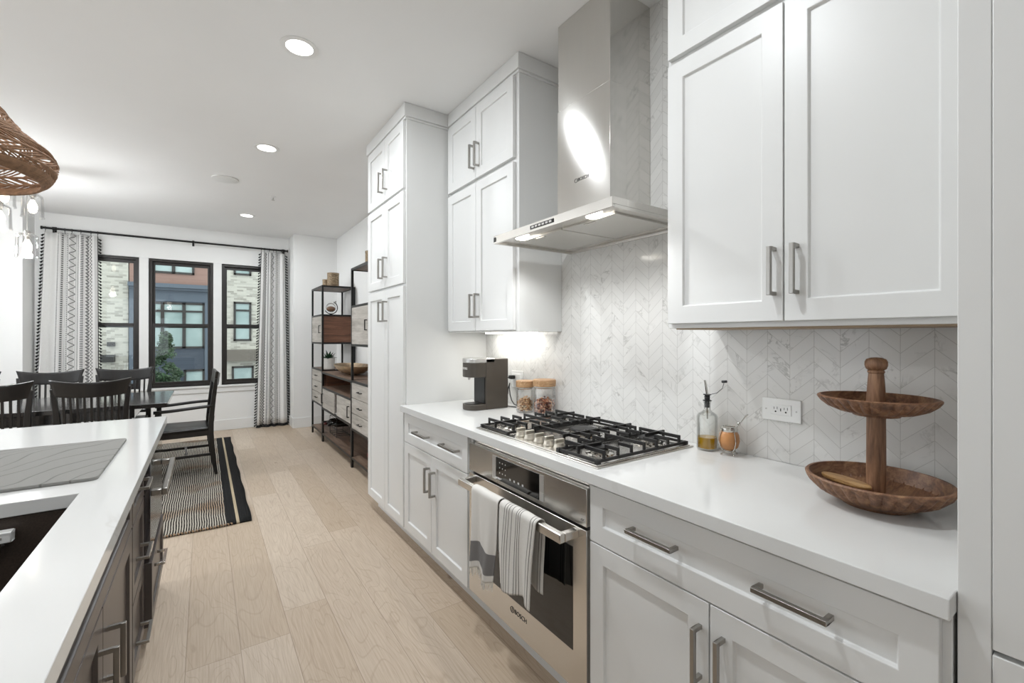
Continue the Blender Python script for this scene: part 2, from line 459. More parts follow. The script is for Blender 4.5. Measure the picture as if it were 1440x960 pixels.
# ------------------------------------------------------------------ mesh builder and tags
class MB:
    def __init__(self):
        self.v = []; self.f = []; self.mi = []; self.cur = 0; self.uv = {}
    def add(self, vs, fs):
        o = len(self.v)
        self.v += [tuple(p) for p in vs]
        for q in fs:
            self.f.append([o + i for i in q]); self.mi.append(self.cur)
        return o
    def box(self, x0, x1, y0, y1, z0, z1):
        x0, x1 = min(x0, x1), max(x0, x1); y0, y1 = min(y0, y1), max(y0, y1); z0, z1 = min(z0, z1), max(z0, z1)
        self.add([(x, y, z) for x in (x0, x1) for y in (y0, y1) for z in (z0, z1)],
                 [(0, 1, 3, 2), (4, 6, 7, 5), (0, 4, 5, 1), (2, 3, 7, 6), (0, 2, 6, 4), (1, 5, 7, 3)])
        return self
    def cyl(self, p0, p1, r0, r1=None, n=16):
        return self.tube([p0, p1], [r0, r0 if r1 is None else r1], n)
    def tube(self, pts, r, n=8, closed=False, sq=False):
        pts = [Vector(p) for p in pts]
        k = len(pts)
        rs = [r] * k if isinstance(r, (int, float)) else list(r)
        vs = []; fs = []
        prev = None
        for i, p in enumerate(pts):
            if closed: d = pts[(i + 1) % k] - pts[i - 1]
            else: d = pts[min(i + 1, k - 1)] - pts[max(i - 1, 0)]
            d.normalize()
            if prev is None:
                a = Vector((0, 0, 1)) if abs(d.z) < 0.9 else Vector((1, 0, 0))
                s = d.cross(a).normalized()
            else:
                s = (prev - d * prev.dot(d)).normalized()
            prev = s
            q = d.cross(s)
            for j in range(n):
                an = 2 * PI * j / n + (PI / 4 if sq else 0)
                vs.append(p + (s * math.cos(an) + q * math.sin(an)) * rs[i] * (1.4142 if sq else 1))
        for i in range(k if closed else k - 1):
            for j in range(n):
                a = i * n + j; b = i * n + (j + 1) % n
                c = ((i + 1) % k) * n + (j + 1) % n; d2 = ((i + 1) % k) * n + j
                fs.append((a, b, c, d2))
        if not closed:
            fs.append(tuple(range(n - 1, -1, -1)))
            fs.append(tuple((k - 1) * n + j for j in range(n)))
        self.add(vs, fs)
        return self
    def lathe(self, prof, c=(0, 0, 0), n=32, rad=None, axis='z', ring=False):
        vs = []; fs = []
        m = len(prof)
        for i, (r, z) in enumerate(prof):
            for j in range(n):
                a = 2 * PI * j / n
                rr = r if rad is None else rad(r, z, a, i)
                p = (rr * math.cos(a), rr * math.sin(a), z)
                if axis == 'x': p = (p[2], p[0], p[1])
                elif axis == 'y': p = (p[0], p[2], p[1])
                vs.append((c[0] + p[0], c[1] + p[1], c[2] + p[2]))
        for i in range(m - 1):
            for j in range(n):
                fs.append((i * n + j, i * n + (j + 1) % n, (i + 1) * n + (j + 1) % n, (i + 1) * n + j))
        if ring:
            fs += [((m - 1) * n + j, (m - 1) * n + (j + 1) % n, (j + 1) % n, j) for j in range(n)]
        elif prof[0][0] > 1e-6: fs.append(tuple(range(n - 1, -1, -1)))
        if not ring and prof[-1][0] > 1e-6: fs.append(tuple((m - 1) * n + j for j in range(n)))
        self.add(vs, fs)
        return self
    def prism(self, poly, fn, w0, w1):
        """extrude a 2-D outline; fn(u, v, w) gives the point"""
        k = len(poly)
        vs = [fn(a, b, w0) for a, b in poly] + [fn(a, b, w1) for a, b in poly]
        fs = [tuple(range(k)), tuple(range(2 * k - 1, k - 1, -1))]
        fs += [(i, (i + 1) % k, k + (i + 1) % k, k + i) for i in range(k)]
        self.add(vs, fs)
        return self
    def grid(self, fn, nu, nv, uvf=None):
        vs = [fn(i / nu, j / nv) for i in range(nu + 1) for j in range(nv + 1)]
        fs = [(i * (nv + 1) + j, (i + 1) * (nv + 1) + j, (i + 1) * (nv + 1) + j + 1, i * (nv + 1) + j + 1)
              for i in range(nu) for j in range(nv)]
        o = self.add(vs, fs)
        if uvf:
            q = 0
            for i in range(nu + 1):
                for j in range(nv + 1):
                    self.uv[o + q] = uvf(i / nu, j / nv); q += 1
        return self
    def ball(self, c, r, nu=12, nv=8, sc=(1, 1, 1)):
        prof = [(r * math.sin(PI * i / nv), -r * math.cos(PI * i / nv)) for i in range(nv + 1)]
        prof[0] = (0.0, -r); prof[-1] = (0.0, r)
        o = len(self.v)
        self.lathe(prof, (0, 0, 0), nu)
        for i in range(o, len(self.v)):
            x, y, z = self.v[i]
            self.v[i] = (c[0] + x * sc[0], c[1] + y * sc[1], c[2] + z * sc[2])
        return self
    def build(self, name, mat, parent=None, bevel=0.0, smooth=True, solid=0.0, subsurf=0, seg=2, recalc=True):
        off = Vector((0, 0, 0))
        q = parent
        while q is not None:
            off += Vector(q.location); q = q.parent
        me = bpy.data.meshes.new(name)
        me.from_pydata([(x - off.x, y - off.y, z - off.z) for x, y, z in self.v], [], self.f)
        mats = mat if isinstance(mat, (list, tuple)) else [mat]
        for m in mats: me.materials.append(m)
        if len(mats) > 1: me.polygons.foreach_set('material_index', self.mi)
        if self.uv:
            lay = me.uv_layers.new(name='UVMap')
            for lp in me.loops:
                lay.data[lp.index].uv = self.uv.get(lp.vertex_index, (0, 0))
        if recalc:
            bm = bmesh.new(); bm.from_mesh(me)
            bmesh.ops.remove_doubles(bm, verts=bm.verts, dist=1e-6)
            bmesh.ops.recalc_face_normals(bm, faces=bm.faces)
            bm.to_mesh(me); bm.free()
        if smooth:
            me.polygons.foreach_set('use_smooth', [True] * len(me.polygons))
            me.set_sharp_from_angle(angle=math.radians(38))
        me.update()
        o = bpy.data.objects.new(name, me)
        COL.objects.link(o)
        if parent is not None: o.parent = parent
        if solid:
            md = o.modifiers.new('thickness', 'SOLIDIFY'); md.thickness = solid; md.offset = 0
        if bevel:
            md = o.modifiers.new('bevel', 'BEVEL'); md.width = bevel; md.segments = seg
            md.limit_method = 'ANGLE'; md.angle_limit = math.radians(40)
        if subsurf:
            md = o.modifiers.new('subdivision', 'SUBSURF'); md.levels = subsurf; md.render_levels = subsurf
        return o

def tag(o, label, cat, group=None, kind=None):
    o['label'] = label; o['category'] = cat
    if group: o['group'] = group
    if kind: o['kind'] = kind
    return o
def thing(name, label, cat, loc=(0, 0, 0), group=None):
    o = bpy.data.objects.new(name, None)
    o.empty_display_size = 0.05
    COL.objects.link(o)
    o.location = loc
    return tag(o, label, cat, group)
def struct(o, label=None):
    o['kind'] = 'structure'
    if label: o['label'] = label
    return o
def dup(root, loc, rotz=None, label=None, group=None):
    r = root.copy(); COL.objects.link(r); r.location = loc
    if rotz is not None: r.rotation_euler = (0, 0, rotz)
    if label: r['label'] = label
    if group: r['group'] = group
    for ch in list(root.children):
        c = ch.copy(); COL.objects.link(c); c.parent = r
        for g in list(ch.children):
            d = g.copy(); COL.objects.link(d); d.parent = c
    return r
def lamp(name, typ, loc, power, parent=None, color=(0.945, 0.99, 1.03), rot=(0, 0, 0), **kw):
    d = bpy.data.lights.new(name, typ)
    d.energy = power; d.color = color
    for k, v in kw.items(): setattr(d, k, v)
    o = bpy.data.objects.new(name, d)
    COL.objects.link(o)
    if parent is not None:
        off = Vector((0, 0, 0)); q = parent
        while q is not None: off += Vector(q.location); q = q.parent
        o.parent = parent
        loc = Vector(loc) - off
    o.location = loc; o.rotation_euler = rot
    return o
def lettering(text, name, mat, parent, origin, right, up, size, depth=0.0006, bold=False):
    cu = bpy.data.curves.new(name, 'FONT')
    cu.body = text; cu.size = size; cu.extrude = depth; cu.align_x = 'CENTER'; cu.align_y = 'CENTER'
    if bold: cu.offset = size * 0.025
    tmp = bpy.data.objects.new(name, cu)
    COL.objects.link(tmp)
    dg = bpy.context.evaluated_depsgraph_get()
    me = bpy.data.meshes.new_from_object(tmp.evaluated_get(dg))
    bpy.data.objects.remove(tmp)
    r = Vector(right).normalized(); u = Vector(up).normalized(); n = r.cross(u)
    off = Vector((0, 0, 0)); q = parent
    while q is not None: off += Vector(q.location); q = q.parent
    o0 = Vector(origin) - off
    for v in me.vertices:
        c = Vector(v.co)
        v.co = o0 + r * c.x + u * c.y + n * c.z
    me.materials.clear(); me.materials.append(mat)
    me.name = name
    o = bpy.data.objects.new(name, me)
    COL.objects.link(o); o.parent = parent
    return o

# ------------------------------------------------------------------ room shell
CEIL = 2.87; WX = 1.70; FARY = 7.72; JOGY = 7.28; JOGX = 1.09; LJX = -1.685; LEFTX = -3.6; BACKY = -3.6
struct(MB().box(LEFTX - .1, WX + .1, BACKY - .1, FARY + .1, -.1, 0).build('floor', M['floor'], smooth=False), 'pale oak plank floor')
struct(MB().box(LEFTX - .1, WX + .1, BACKY - .1, FARY + .1, CEIL, CEIL + .1).build('ceiling', M['ceilp'], smooth=False), 'white painted ceiling')
struct(MB().box(WX, WX + .1, BACKY, FARY + .1, 0, CEIL).build('wall_right', M['wallp'], smooth=False), 'white wall behind the kitchen run')
b = MB()
b.box(LEFTX - .1, LEFTX, BACKY, 2.0, 0, CEIL); b.box(LEFTX - .1, LEFTX, 5.0, FARY + .1, 0, CEIL)
b.box(LEFTX - .1, LEFTX, 2.0, 5.0, 0, .12); b.box(LEFTX - .1, LEFTX, 2.0, 5.0, 2.6, CEIL)  # unseen opening, added so daylight reaches the cabinet fronts and ceiling
for yy in (3.0, 4.0): b.box(LEFTX - .08, LEFTX - .02, yy - .05, yy + .05, .12, 2.6)
struct(b.build('wall_left', M['wallp'], smooth=False), 'white wall with a wide unseen opening added to let in daylight')
# back wall behind the camera with an unseen opening added for extra daylight
b = MB()
b.box(LEFTX, -2.6, BACKY - .1, BACKY, 0, CEIL); b.box(-1.0, WX, BACKY - .1, BACKY, 0, CEIL)
b.box(-2.6, -1.0, BACKY - .1, BACKY, 0, .12); b.box(-2.6, -1.0, BACKY - .1, BACKY, 2.6, CEIL)
struct(b.build('wall_back', M['wallp'], smooth=False), 'white wall behind the camera')
# far wall: window bay between two projecting wall sections
struct(MB().box(JOGX, WX, JOGY, FARY + .1, 0, CEIL).build('wall_jog_right', M['wallp'], smooth=False), 'white wall section right of the window bay')
struct(MB().box(LEFTX, LJX, JOGY, FARY + .1, 0, CEIL).build('wall_jog_left', M['wallp'], smooth=False), 'white wall section left of the window bay')
WZ0, WZ1 = .655, 2.41; WL, WR = -1.44, .94
b = MB()
b.box(LJX, WL, FARY, FARY + .16, 0, CEIL); b.box(WR, JOGX, FARY, FARY + .16, 0, CEIL)
b.box(WL, WR, FARY, FARY + .16, 0, WZ0); b.box(WL, WR, FARY, FARY + .16, WZ1, CEIL)
struct(b.build('wall_far', M['wallp'], smooth=False), 'white window wall at the end of the dining area')
# baseboards
def baseboard(name, x0, x1, y0, y1):
    b = MB().box(x0, x1, y0, y1, 0, .15)
    struct(b.build(name, M['trim'], bevel=.004))
baseboard('baseboard_far', LJX + .014, JOGX - .014, FARY - .014, FARY)
baseboard('baseboard_jog_right', JOGX, WX - .014, JOGY - .014, JOGY)
baseboard('baseboard_jog_side', JOGX - .014, JOGX, JOGY - .014, FARY - .014)
baseboard('baseboard_jog_left', LEFTX, LJX + .014, JOGY - .014, JOGY)
baseboard('baseboard_right', WX - .014, WX, 3.62, JOGY - .014)
# windows: three double-hung units with white mullion posts
edges = [(-1.44, -.712), (-.614, .109), (.21, .94)]
for i, (a, c) in enumerate(edges):
    wroot = bpy.data.objects.new('window_%d' % (i + 1), None); COL.objects.link(wroot)
    wroot.location = ((a + c) / 2, FARY + .05, WZ0)
    struct(wroot, 'black framed double hung window')
    y0, y1 = FARY + .03, FARY + .11
    f = MB()
    fw = .035
    f.box(a, a + fw, y0, y1, WZ0, WZ1); f.box(c - fw, c, y0, y1, WZ0, WZ1)
    f.box(a + fw, c - fw, y0, y1, WZ1 - fw, WZ1); f.box(a + fw, c - fw, y0, y1, WZ0, WZ0 + fw)
    f.build('window_frame', M['winframe'], wroot, bevel=.003)
    zm = 1.505
    s = MB()
    for (za, zb, ya, yb) in ((zm - .028, WZ1 - fw, y0 + .045, y0 + .075), (WZ0 + fw, zm + .028, y0 + .008, y0 + .038)):
        w = .03
        s2 = MB()
        s2.box(a + fw, a + fw + w, ya, yb, za, zb); s2.box(c - fw - w, c - fw, ya, yb, za, zb)
        s2.box(a + fw + w, c - fw - w, ya, yb, zb - .04, zb); s2.box(a + fw + w, c - fw - w, ya, yb, za, za + .04)
        so = s2.build('sash', M['winframe'], wroot, bevel=.002)
        MB().box(a + fw + w, c - fw - w, (ya + yb) / 2 - .003, (ya + yb) / 2 + .003, za + .04, zb - .04).build('pane', M['pane'], so, smooth=False)
b = MB()
for a, c in ((-.712, -.614), (.109, .21)):
    b.box(a, c, FARY - .012, FARY + .13, WZ0, WZ1)
struct(b.build('trim_1', M['trim'], bevel=.003), 'white posts between the windows')
b = MB()
b.box(WL - .02, WR + .02, FARY - .03, FARY + .03, WZ0 - .028, WZ0)
b.box(WL, WR, FARY - .014, FARY, WZ0 - .10, WZ0 - .028)
struct(b.build('trim_2', M['trim'], bevel=.003), 'white window sill and apron')
# marble backsplash
struct(MB().box(1.69, WX, .20, 2.79, .914, CEIL).build('trim_3', M['tile'], smooth=False), 'white marble chevron tile backsplash')

# ------------------------------------------------------------------ street outside
FY = 20.0; GZ = -3.3
struct(MB().box(-40, 40, FARY + 3, 60, GZ - .2, GZ).build('ground', M['asphalt'], smooth=False), 'grey street outside')
def ext_window(root, x0, x1, z0, z1, cols, trans=None, y=FY, blind=False):
    f = MB(); fw = .07
    f.box(x0, x0 + fw, y - .06, y + .02, z0, z1); f.box(x1 - fw, x1, y - .06, y + .02, z0, z1)
    f.box(x0, x1, y - .06, y + .02, z1 - fw, z1); f.box(x0, x1, y - .06, y + .02, z0, z0 + fw)
    for k in range(1, cols):
        xm = x0 + (x1 - x0) * k / cols
        f.box(xm - .05, xm + .05, y - .06, y + .02, z0, z1)
    for tz in (trans or []):
        f.box(x0, x1, y - .055, y + .02, tz - .035, tz + .035)
    fo = f.build('window', M['extframe'], root, smooth=False)
    MB().box(x0 + .02, x1 - .02, y - .015, y + .005, z0 + .02, z1 - .02).build('pane', M['extglass'], fo, smooth=False)
def wall_with_holes(name, mat, root, x0, x1, z0, z1, y, th=.3):
    MB().box(x0, x1, y, y + th, z0, z1).build(name, mat, root, smooth=False)
h = thing('townhouse', 'pale painted brick townhouse seen at left through the window, with wall lamp and dark box', 'house', (-6, FY, GZ), 'townhouses across the street')
wall_with_holes('brick_wall', M['brick'], h, -12, -2.13, GZ, 9, FY)
MB().box(-2.66, -2.46, FY - .14, FY, 1.02, 1.16).build('wall_lamp', M['extframe'], h)
MB().box(-2.80, -2.46, FY - .35, FY, .50, .74).build('flower_box', M['extframe'], h)
h = thing('townhouse', 'slate blue townhouse with salmon siding above, in the middle of the view', 'house', (-.9, FY, GZ), 'townhouses across the street')
wall_with_holes('salmon_siding', M['salmon'], h, -2.10, .48, 3.15, 9, FY)
wall_with_holes('blue_siding', M['bluesiding'], h, -2.10, .48, GZ, 2.6, FY)
MB().box(-2.10, .48, FY - .02, FY + .3, 2.6, 3.0).build('fascia', M['bluetrim'], h, smooth=False)
c = MB(); c.box(-2.12, .48, FY - .30, FY + .3, 3.06, 3.2); c.box(-2.10, .48, FY - .18, FY + .3, 2.98, 3.06)
c.build('cornice', M['bluetrim'], h, smooth=False)
MB().box(-2.10, -1.82, FY - .12, FY + .05, GZ, 2.98).build('corner_post', M['bluetrim'], h, smooth=False)
MB().box(.02, .22, FY - .05, FY + .05, GZ, 2.6).build('corner_post', M['bluetrim'], h, smooth=False)
ext_window(h, -1.50, -.29, 3.58, 4.6, 2)
ext_window(h, -1.82, .02, .92, 2.56, 3, [2.25, 1.72])
ext_window(h, -.60, .02, -.40, .15, 1)
h = thing('townhouse', 'pale painted brick townhouse seen at right through the window, with canopy over the entrance', 'house', (6, FY, GZ), 'townhouses across the street')
wall_with_holes('brick_wall', M['brick'], h, .50, 14, GZ, 9, FY - .05)
ext_window(h, .92, 1.50, 1.18, 2.66, 1, [2.34, 1.75], FY - .05)
ext_window(h, .92, 1.50, 3.68, 5.0, 1, None, FY - .05)
MB().box(.60, 3.2, FY - .35, FY - .05, .42, .85).build('canopy', M['canopy'], h, smooth=False)
ext_window(h, .86, 1.58, -2.2, .22, 1, None, FY - .05)
# street tree
def street_tree(x, y, zt, r):
    tr = thing('street_tree', 'leafy green tree standing in the street below the window', 'tree', (x, y, GZ))
    MB().tube([(x, y, GZ), (x + .05, y, GZ + 1.2), (x, y, 0)], [.10, .08, .04], 8).build('trunk', M['bark'], tr)
    rnd = random.Random(3)
    f = MB()
    for c in range(120):
        hgt = rnd.random() ** 1.25
        a = rnd.random() * 2 * PI
        rr = r * min(1.0, (1 - hgt) * 1.35) * (.35 + .65 * rnd.random() ** .5)
        cc = Vector((x + rr * math.cos(a), y + rr * math.sin(a), -2.0 + hgt * (zt + 1.85)))
        cr = .10 + .12 * rnd.random() * (1 - .5 * hgt)
        for k in range(60):
            d = Vector((rnd.gauss(0, 1), rnd.gauss(0, 1), rnd.gauss(0, .8))).normalized() * cr * rnd.random() ** .4
            p = cc + d
            s = .018 + .026 * rnd.random()
            d1 = Vector((rnd.uniform(-1, 1), rnd.uniform(-1, 1), rnd.uniform(-1, .4))).normalized()
            d2 = d1.orthogonal().normalized()
            f.add([p - d1 * s * 1.5, p + d2 * s * .7, p + d1 * s * 1.5, p - d2 * s * .7], [(0, 1, 2, 3)])
    f.build('foliage', M['treeleaf'], tr, smooth=False, recalc=False)
street_tree(-.86, 15.5, 1.55, .78)

# ------------------------------------------------------------------ cabinet helpers
def shaker(parent, fx, out, u0, u1, v0, v1, mat, name='door', su=.060, sv=.060, th=.02, dep=.010):
    """framed door or drawer front on the plane X = fx, facing out (+1 / -1)"""
    u0, u1 = min(u0, u1), max(u0, u1)
    X = lambda w: fx + out * w
    def rect(iu, iv, w): return [(X(w), u0 + iu, v0 + iv), (X(w), u1 - iu, v0 + iv), (X(w), u1 - iu, v1 - iv), (X(w), u0 + iu, v1 - iv)]
    b = MB()
    vs = rect(0, 0, 0) + rect(0, 0, th) + rect(su, sv, th) + rect(su + .003, sv + .003, th - dep)
    fs = [(3, 2, 1, 0)]
    for L in (0, 4, 8):
        for i in range(4):
            fs.append((L + i, L + (i + 1) % 4, L + 4 + (i + 1) % 4, L + 4 + i))
    fs.append((12, 13, 14, 15))
    b.add(vs, fs)
    return b.build(name, mat, parent, bevel=.0018)
def bar_pull(parent, fx, out, u, v, length, orient, mat, so=.033, t=.0055, name='handle'):
    """square bar handle centred at (u, v); fx is the face it is fixed to"""
    b = MB()
    xb0, xb1 = fx + out * (so - t), fx + out * (so + t)
    h = length / 2
    for s in (-1, 1):
        c = s * (h - t)
        if orient == 'h': b.box(fx - out * .001, xb0, u + c - t, u + c + t, v - t, v + t)
        else: b.box(fx - out * .001, xb0, u - t, u + t, v + c - t, v + c + t)
    if orient == 'h': b.box(xb0, xb1, u - h, u + h, v - t, v + t)
    else: b.box(xb0, xb1, u - t, u + t, v - h, v + h)
    return b.build(name, mat, parent, bevel=.001)
FF = 1.085      # face-frame plane of base and tall units
DF = FF - .02   # door faces
def toe(root, y0, y1):
    MB().box(1.15, 1.168, y0, y1, 0, .112).build('toe_kick', M['cab'], root)
def carcass(root, x0, x1, y0, y1, z0, z1, name='body', bevel=.0015):
    return MB().box(x0, x1, y0, y1, z0, z1).build(name, M['cab'], root, bevel=bevel)

# tall pantry
r = thing('pantry_cabinet', 'tall white pantry cabinet with three pairs of doors reaching the ceiling', 'cabinet', (1.39, 3.17, 0))
carcass(r, FF, 1.698, 2.79, 3.565, .112, 2.80)
toe(r, 2.79, 3.565)
b = MB(); b.box(FF - .022, 1.698, 2.768, 3.587, 2.785, CEIL - .001); b.box(FF - .012, 1.698, 2.779, 3.577, 2.772, 2.785)
b.build('crown', M['cab'], r, bevel=.002)
for z0, z1, hz in ((.118, 1.688, 1.535), (1.706, 2.308, 1.845), (2.326, 2.768, 2.465)):
    d = shaker(r, FF, -1, 3.163, 3.555, z0, z1, M['cab']); bar_pull(d, DF, -1, 3.205, hz, .145, 'v', M['nickel'])
    d = shaker(r, FF, -1, 2.80, 3.159, z0, z1, M['cab']); bar_pull(d, DF, -1, 3.108, hz, .145, 'v', M['nickel'])

# wall cabinet left of the hood
UF = 1.39; UD = 1.37
r = thing('wall_cabinet', 'white four door wall cabinet over the coffee maker, between pantry and hood', 'cabinet', (1.54, 2.37, 1.39))
carcass(r, UF, 1.689, 1.955, 2.786, 1.385, 2.80)
b = MB(); b.box(UF - .02, 1.689, 1.935, 2.766, 2.785, CEIL - .001); b.box(UF - .010, 1.689, 1.945, 2.776, 2.772, 2.785)
b.build('crown', M['cab'], r, bevel=.002)
for z0, z1, hz in ((1.393, 2.303, 1.545), (2.325, 2.766, 2.46)):
    d = shaker(r, UF, -1, 2.389, 2.765, z0, z1, M['cab']); bar_pull(d, UD, -1, 2.41, hz, .145, 'v', M['nickel'])
    d = shaker(r, UF, -1, 1.985, 2.385, z0, z1, M['cab']); bar_pull(d, UD, -1, 2.35, hz, .145, 'v', M['nickel'])
ul = MB().box(1.60, 1.63, 2.10, 2.65, 1.375, 1.385).build('light_strip', M['lens'], r)
lamp('strip_lamp', 'AREA', (1.60, 2.37, 1.372), UNDER_POWER, r, (1, .98, .93), shape='RECTANGLE', size=.03, size_y=.5)

# wall cabinet at the near right
r = thing('wall_cabinet', 'white wall cabinet at near right over the tiered tray, larger upper cabinet', 'cabinet', (1.54, .61, 1.39))
carcass(r, UF, 1.689, .212, 1.018, 1.388, 2.80)
b = MB(); b.box(UF - .02, 1.689, .212, 1.038, 2.785, CEIL - .001)
b.build('crown', M['cab'], r, bevel=.002)
for z0, z1, hz, hl in ((1.404, 2.322, 1.548, .14), (2.345, 2.766, 2.47, .14)):
    d = shaker(r, UF, -1, .620, 1.008, z0, z1, M['cab']); bar_pull(d, UD, -1, .643, hz, hl, 'v', M['nickel'])
    d = shaker(r, UF, -1, .226, .616, z0, z1, M['cab']); bar_pull(d, UD, -1, .582, hz, hl, 'v', M['nickel'])
MB().box(1.41, 1.68, .22, 1.0, 1.3835, 1.388).build('underside_panel', plain('tan_raw_panel', '#a8937a', .6), r)

# base units
r = thing('base_cabinet', 'white base cabinet under the coffee maker with one drawer over two doors', 'cabinet', (1.38, 2.36, 0))
carcass(r, FF, 1.689, 1.93, 2.789, .112, .875); toe(r, 1.93, 2.789)
d = shaker(r, FF, -1, 1.937, 2.775, .684, .866, M['cab'], 'drawer', .058, .058)
bar_pull(d, DF, -1, 2.475, .779, .185, 'h', M['nickel']); bar_pull(d, DF, -1, 2.108, .779, .185, 'h', M['nickel'])
d = shaker(r, FF, -1, 2.362, 2.775, .122, .680, M['cab']); bar_pull(d, DF, -1, 2.372 + .012, .538, .14, 'v', M['nickel'])
d = shaker(r, FF, -1, 1.937, 2.358, .122, .680, M['cab']); bar_pull(d, DF, -1, 2.312, .53, .14, 'v', M['nickel'])

r = thing('base_cabinet', 'white base cabinet at near right with a wide two handle drawer over two doors', 'cabinet', (1.38, .65, 0))
carcass(r, FF, 1.689, .21, 1.098, .112, .875); toe(r, .21, 1.098)
d = shaker(r, FF, -1, .2235, 1.0885, .679, .863, M['cab'], 'drawer', .057, .060)
bar_pull(d, DF, -1, .828, .782, .158, 'h', M['nickel']); bar_pull(d, DF, -1, .459, .782, .152, 'h', M['nickel'])
d = shaker(r, FF, -1, .661, 1.0885, .122, .675, M['cab']); bar_pull(d, DF, -1, .684, .541, .14, 'v', M['nickel'])
d = shaker(r, FF, -1, .2235, .657, .122, .675, M['cab']); bar_pull(d, DF, -1, .621, .541, .14, 'v', M['nickel'])

# tall panelled unit at the right edge
r = thing('tall_cabinet', 'plain white tall cabinet side and doors filling the right edge', 'cabinet', (1.39, -.3, 0))
MB().box(FF, 1.698, .163, .2045, 0, CEIL - .001).build('end_panel', M['cab'], r, bevel=.0015)
carcass(r, FF + .02, 1.698, -.75, .162, .112, CEIL - .002)
MB().box(1.15, 1.168, -.75, .162, 0, .112).build('toe_kick', M['cab'], r)
for z0, z1 in ((.122, .829), (.837, 2.76)):
    MB().box(FF - .002, FF + .0195, -.74, .1622, z0, z1).build('door', M['cab'], r, bevel=.002)

# quartz worktop on the right
wt = MB().box(1.04, 1.689, .2055, 2.7885, .876, .914).build('worktop', M['quartz'], bevel=.002)
tag(wt, 'long white quartz worktop along the right wall', 'worktop')

# oven housing and oven
r = thing('oven_housing', 'white cabinet surround of the built in oven', 'cabinet', (1.38, 1.51, 0))
b = MB(); b.box(FF, 1.689, 1.100, 1.112, .112, .875); b.box(FF, 1.689, 1.916, 1.928, .112, .875)
b.box(FF, 1.67, 1.112, 1.916, .112, .130); b.box(FF, 1.10, 1.112, 1.916, .862, .875)
b.build('body', M['cab'], r, bevel=.001); toe(r, 1.10, 1.928)
OX = 1.058
OY0, OY1 = 1.098, 1.905
r = thing('built_in_oven', 'stainless steel built in oven with dark glass window under the cooktop', 'oven', (1.3, 1.5, .135))
MB().box(FF + .003, 1.60, OY0 + .018, OY1 - .006, .134, .858).build('body', M['steel'], r)
cp = MB().box(OX, FF - .002, OY0, OY1, .716, .846).build('control_panel', M['steel'], r, bevel=.002)
MB().box(OX - .0025, OX + .002, 1.355, 1.66, .733, .832).build('display', M['blackglass'], cp, bevel=.0008)
MB().box(OX - .002, OX + .002, 1.663, 1.69, .733, .832).build('button_strip', M['silverplastic'], cp)
for k in range(3): MB().box(OX - .002, OX + .002, 1.327, 1.352, .733 + k * .0335, .733 + k * .0335 + .032).build('button', M['silverplastic'], cp)
b = MB()
for i in range(3):
    for j in range(3): MB().cyl((OX - .0032, 1.63 - i * .022, .812 - j * .022), (OX - .002, 1.63 - i * .022, .812 - j * .022), .0028, n=8).build('touch_key', M['textw'], cp)
for i in range(4): MB().box(OX - .0030, OX - .002, 1.545 - i * .03, 1.555 - i * .03, .755, .763).build('touch_key', M['textw'], cp)
lettering('QC', 'badge_lettering', M['text'], cp, (OX - .0004, 1.115, .737), (0, -1, 0), (0, 0, 1), .012)
dr = MB()
dr.box(OX, FF - .002, OY0, OY1, .137, .705)
dro = dr.build('door', M['steel'], r, bevel=.002)
MB().box(OX - .0015, OX + .002, 1.165, 1.822, .268, .628).build('window', M['blackglass'], dro, bevel=.0006)
b = MB()
HX = .985
b.box(HX - .012, HX + .012, 1.135, 1.862, .668, .700)
for y in (1.135, 1.838): b.box(HX + .0119, OX + .001, y, y + .024, .669, .699)
b.build('handle', M['steel'], dro, bevel=.004, seg=3)
lettering('BOSCH', 'lettering', M['text'], dro, (OX - .0004, 1.478, .222), (0, -1, 0), (0, 0, 1), .026)
b = MB(); b.tube([(OX - .0008, 1.537 + .012 * math.cos(a), .222 + .012 * math.sin(a)) for a in [2 * PI * k / 20 for k in range(20)]], .0012, 6, True)
b.box(OX - .001, OX + .0002, 1.5355, 1.5385, .2145, .2295)
b.build('emblem', M['text'], dro)
MB().box(FF - .004, FF + .002, OY0 + .002, OY1 - .002, .7055, .7155).build('gap_strip', M['black'], r)  # black strip stands in for the dark gap above the door

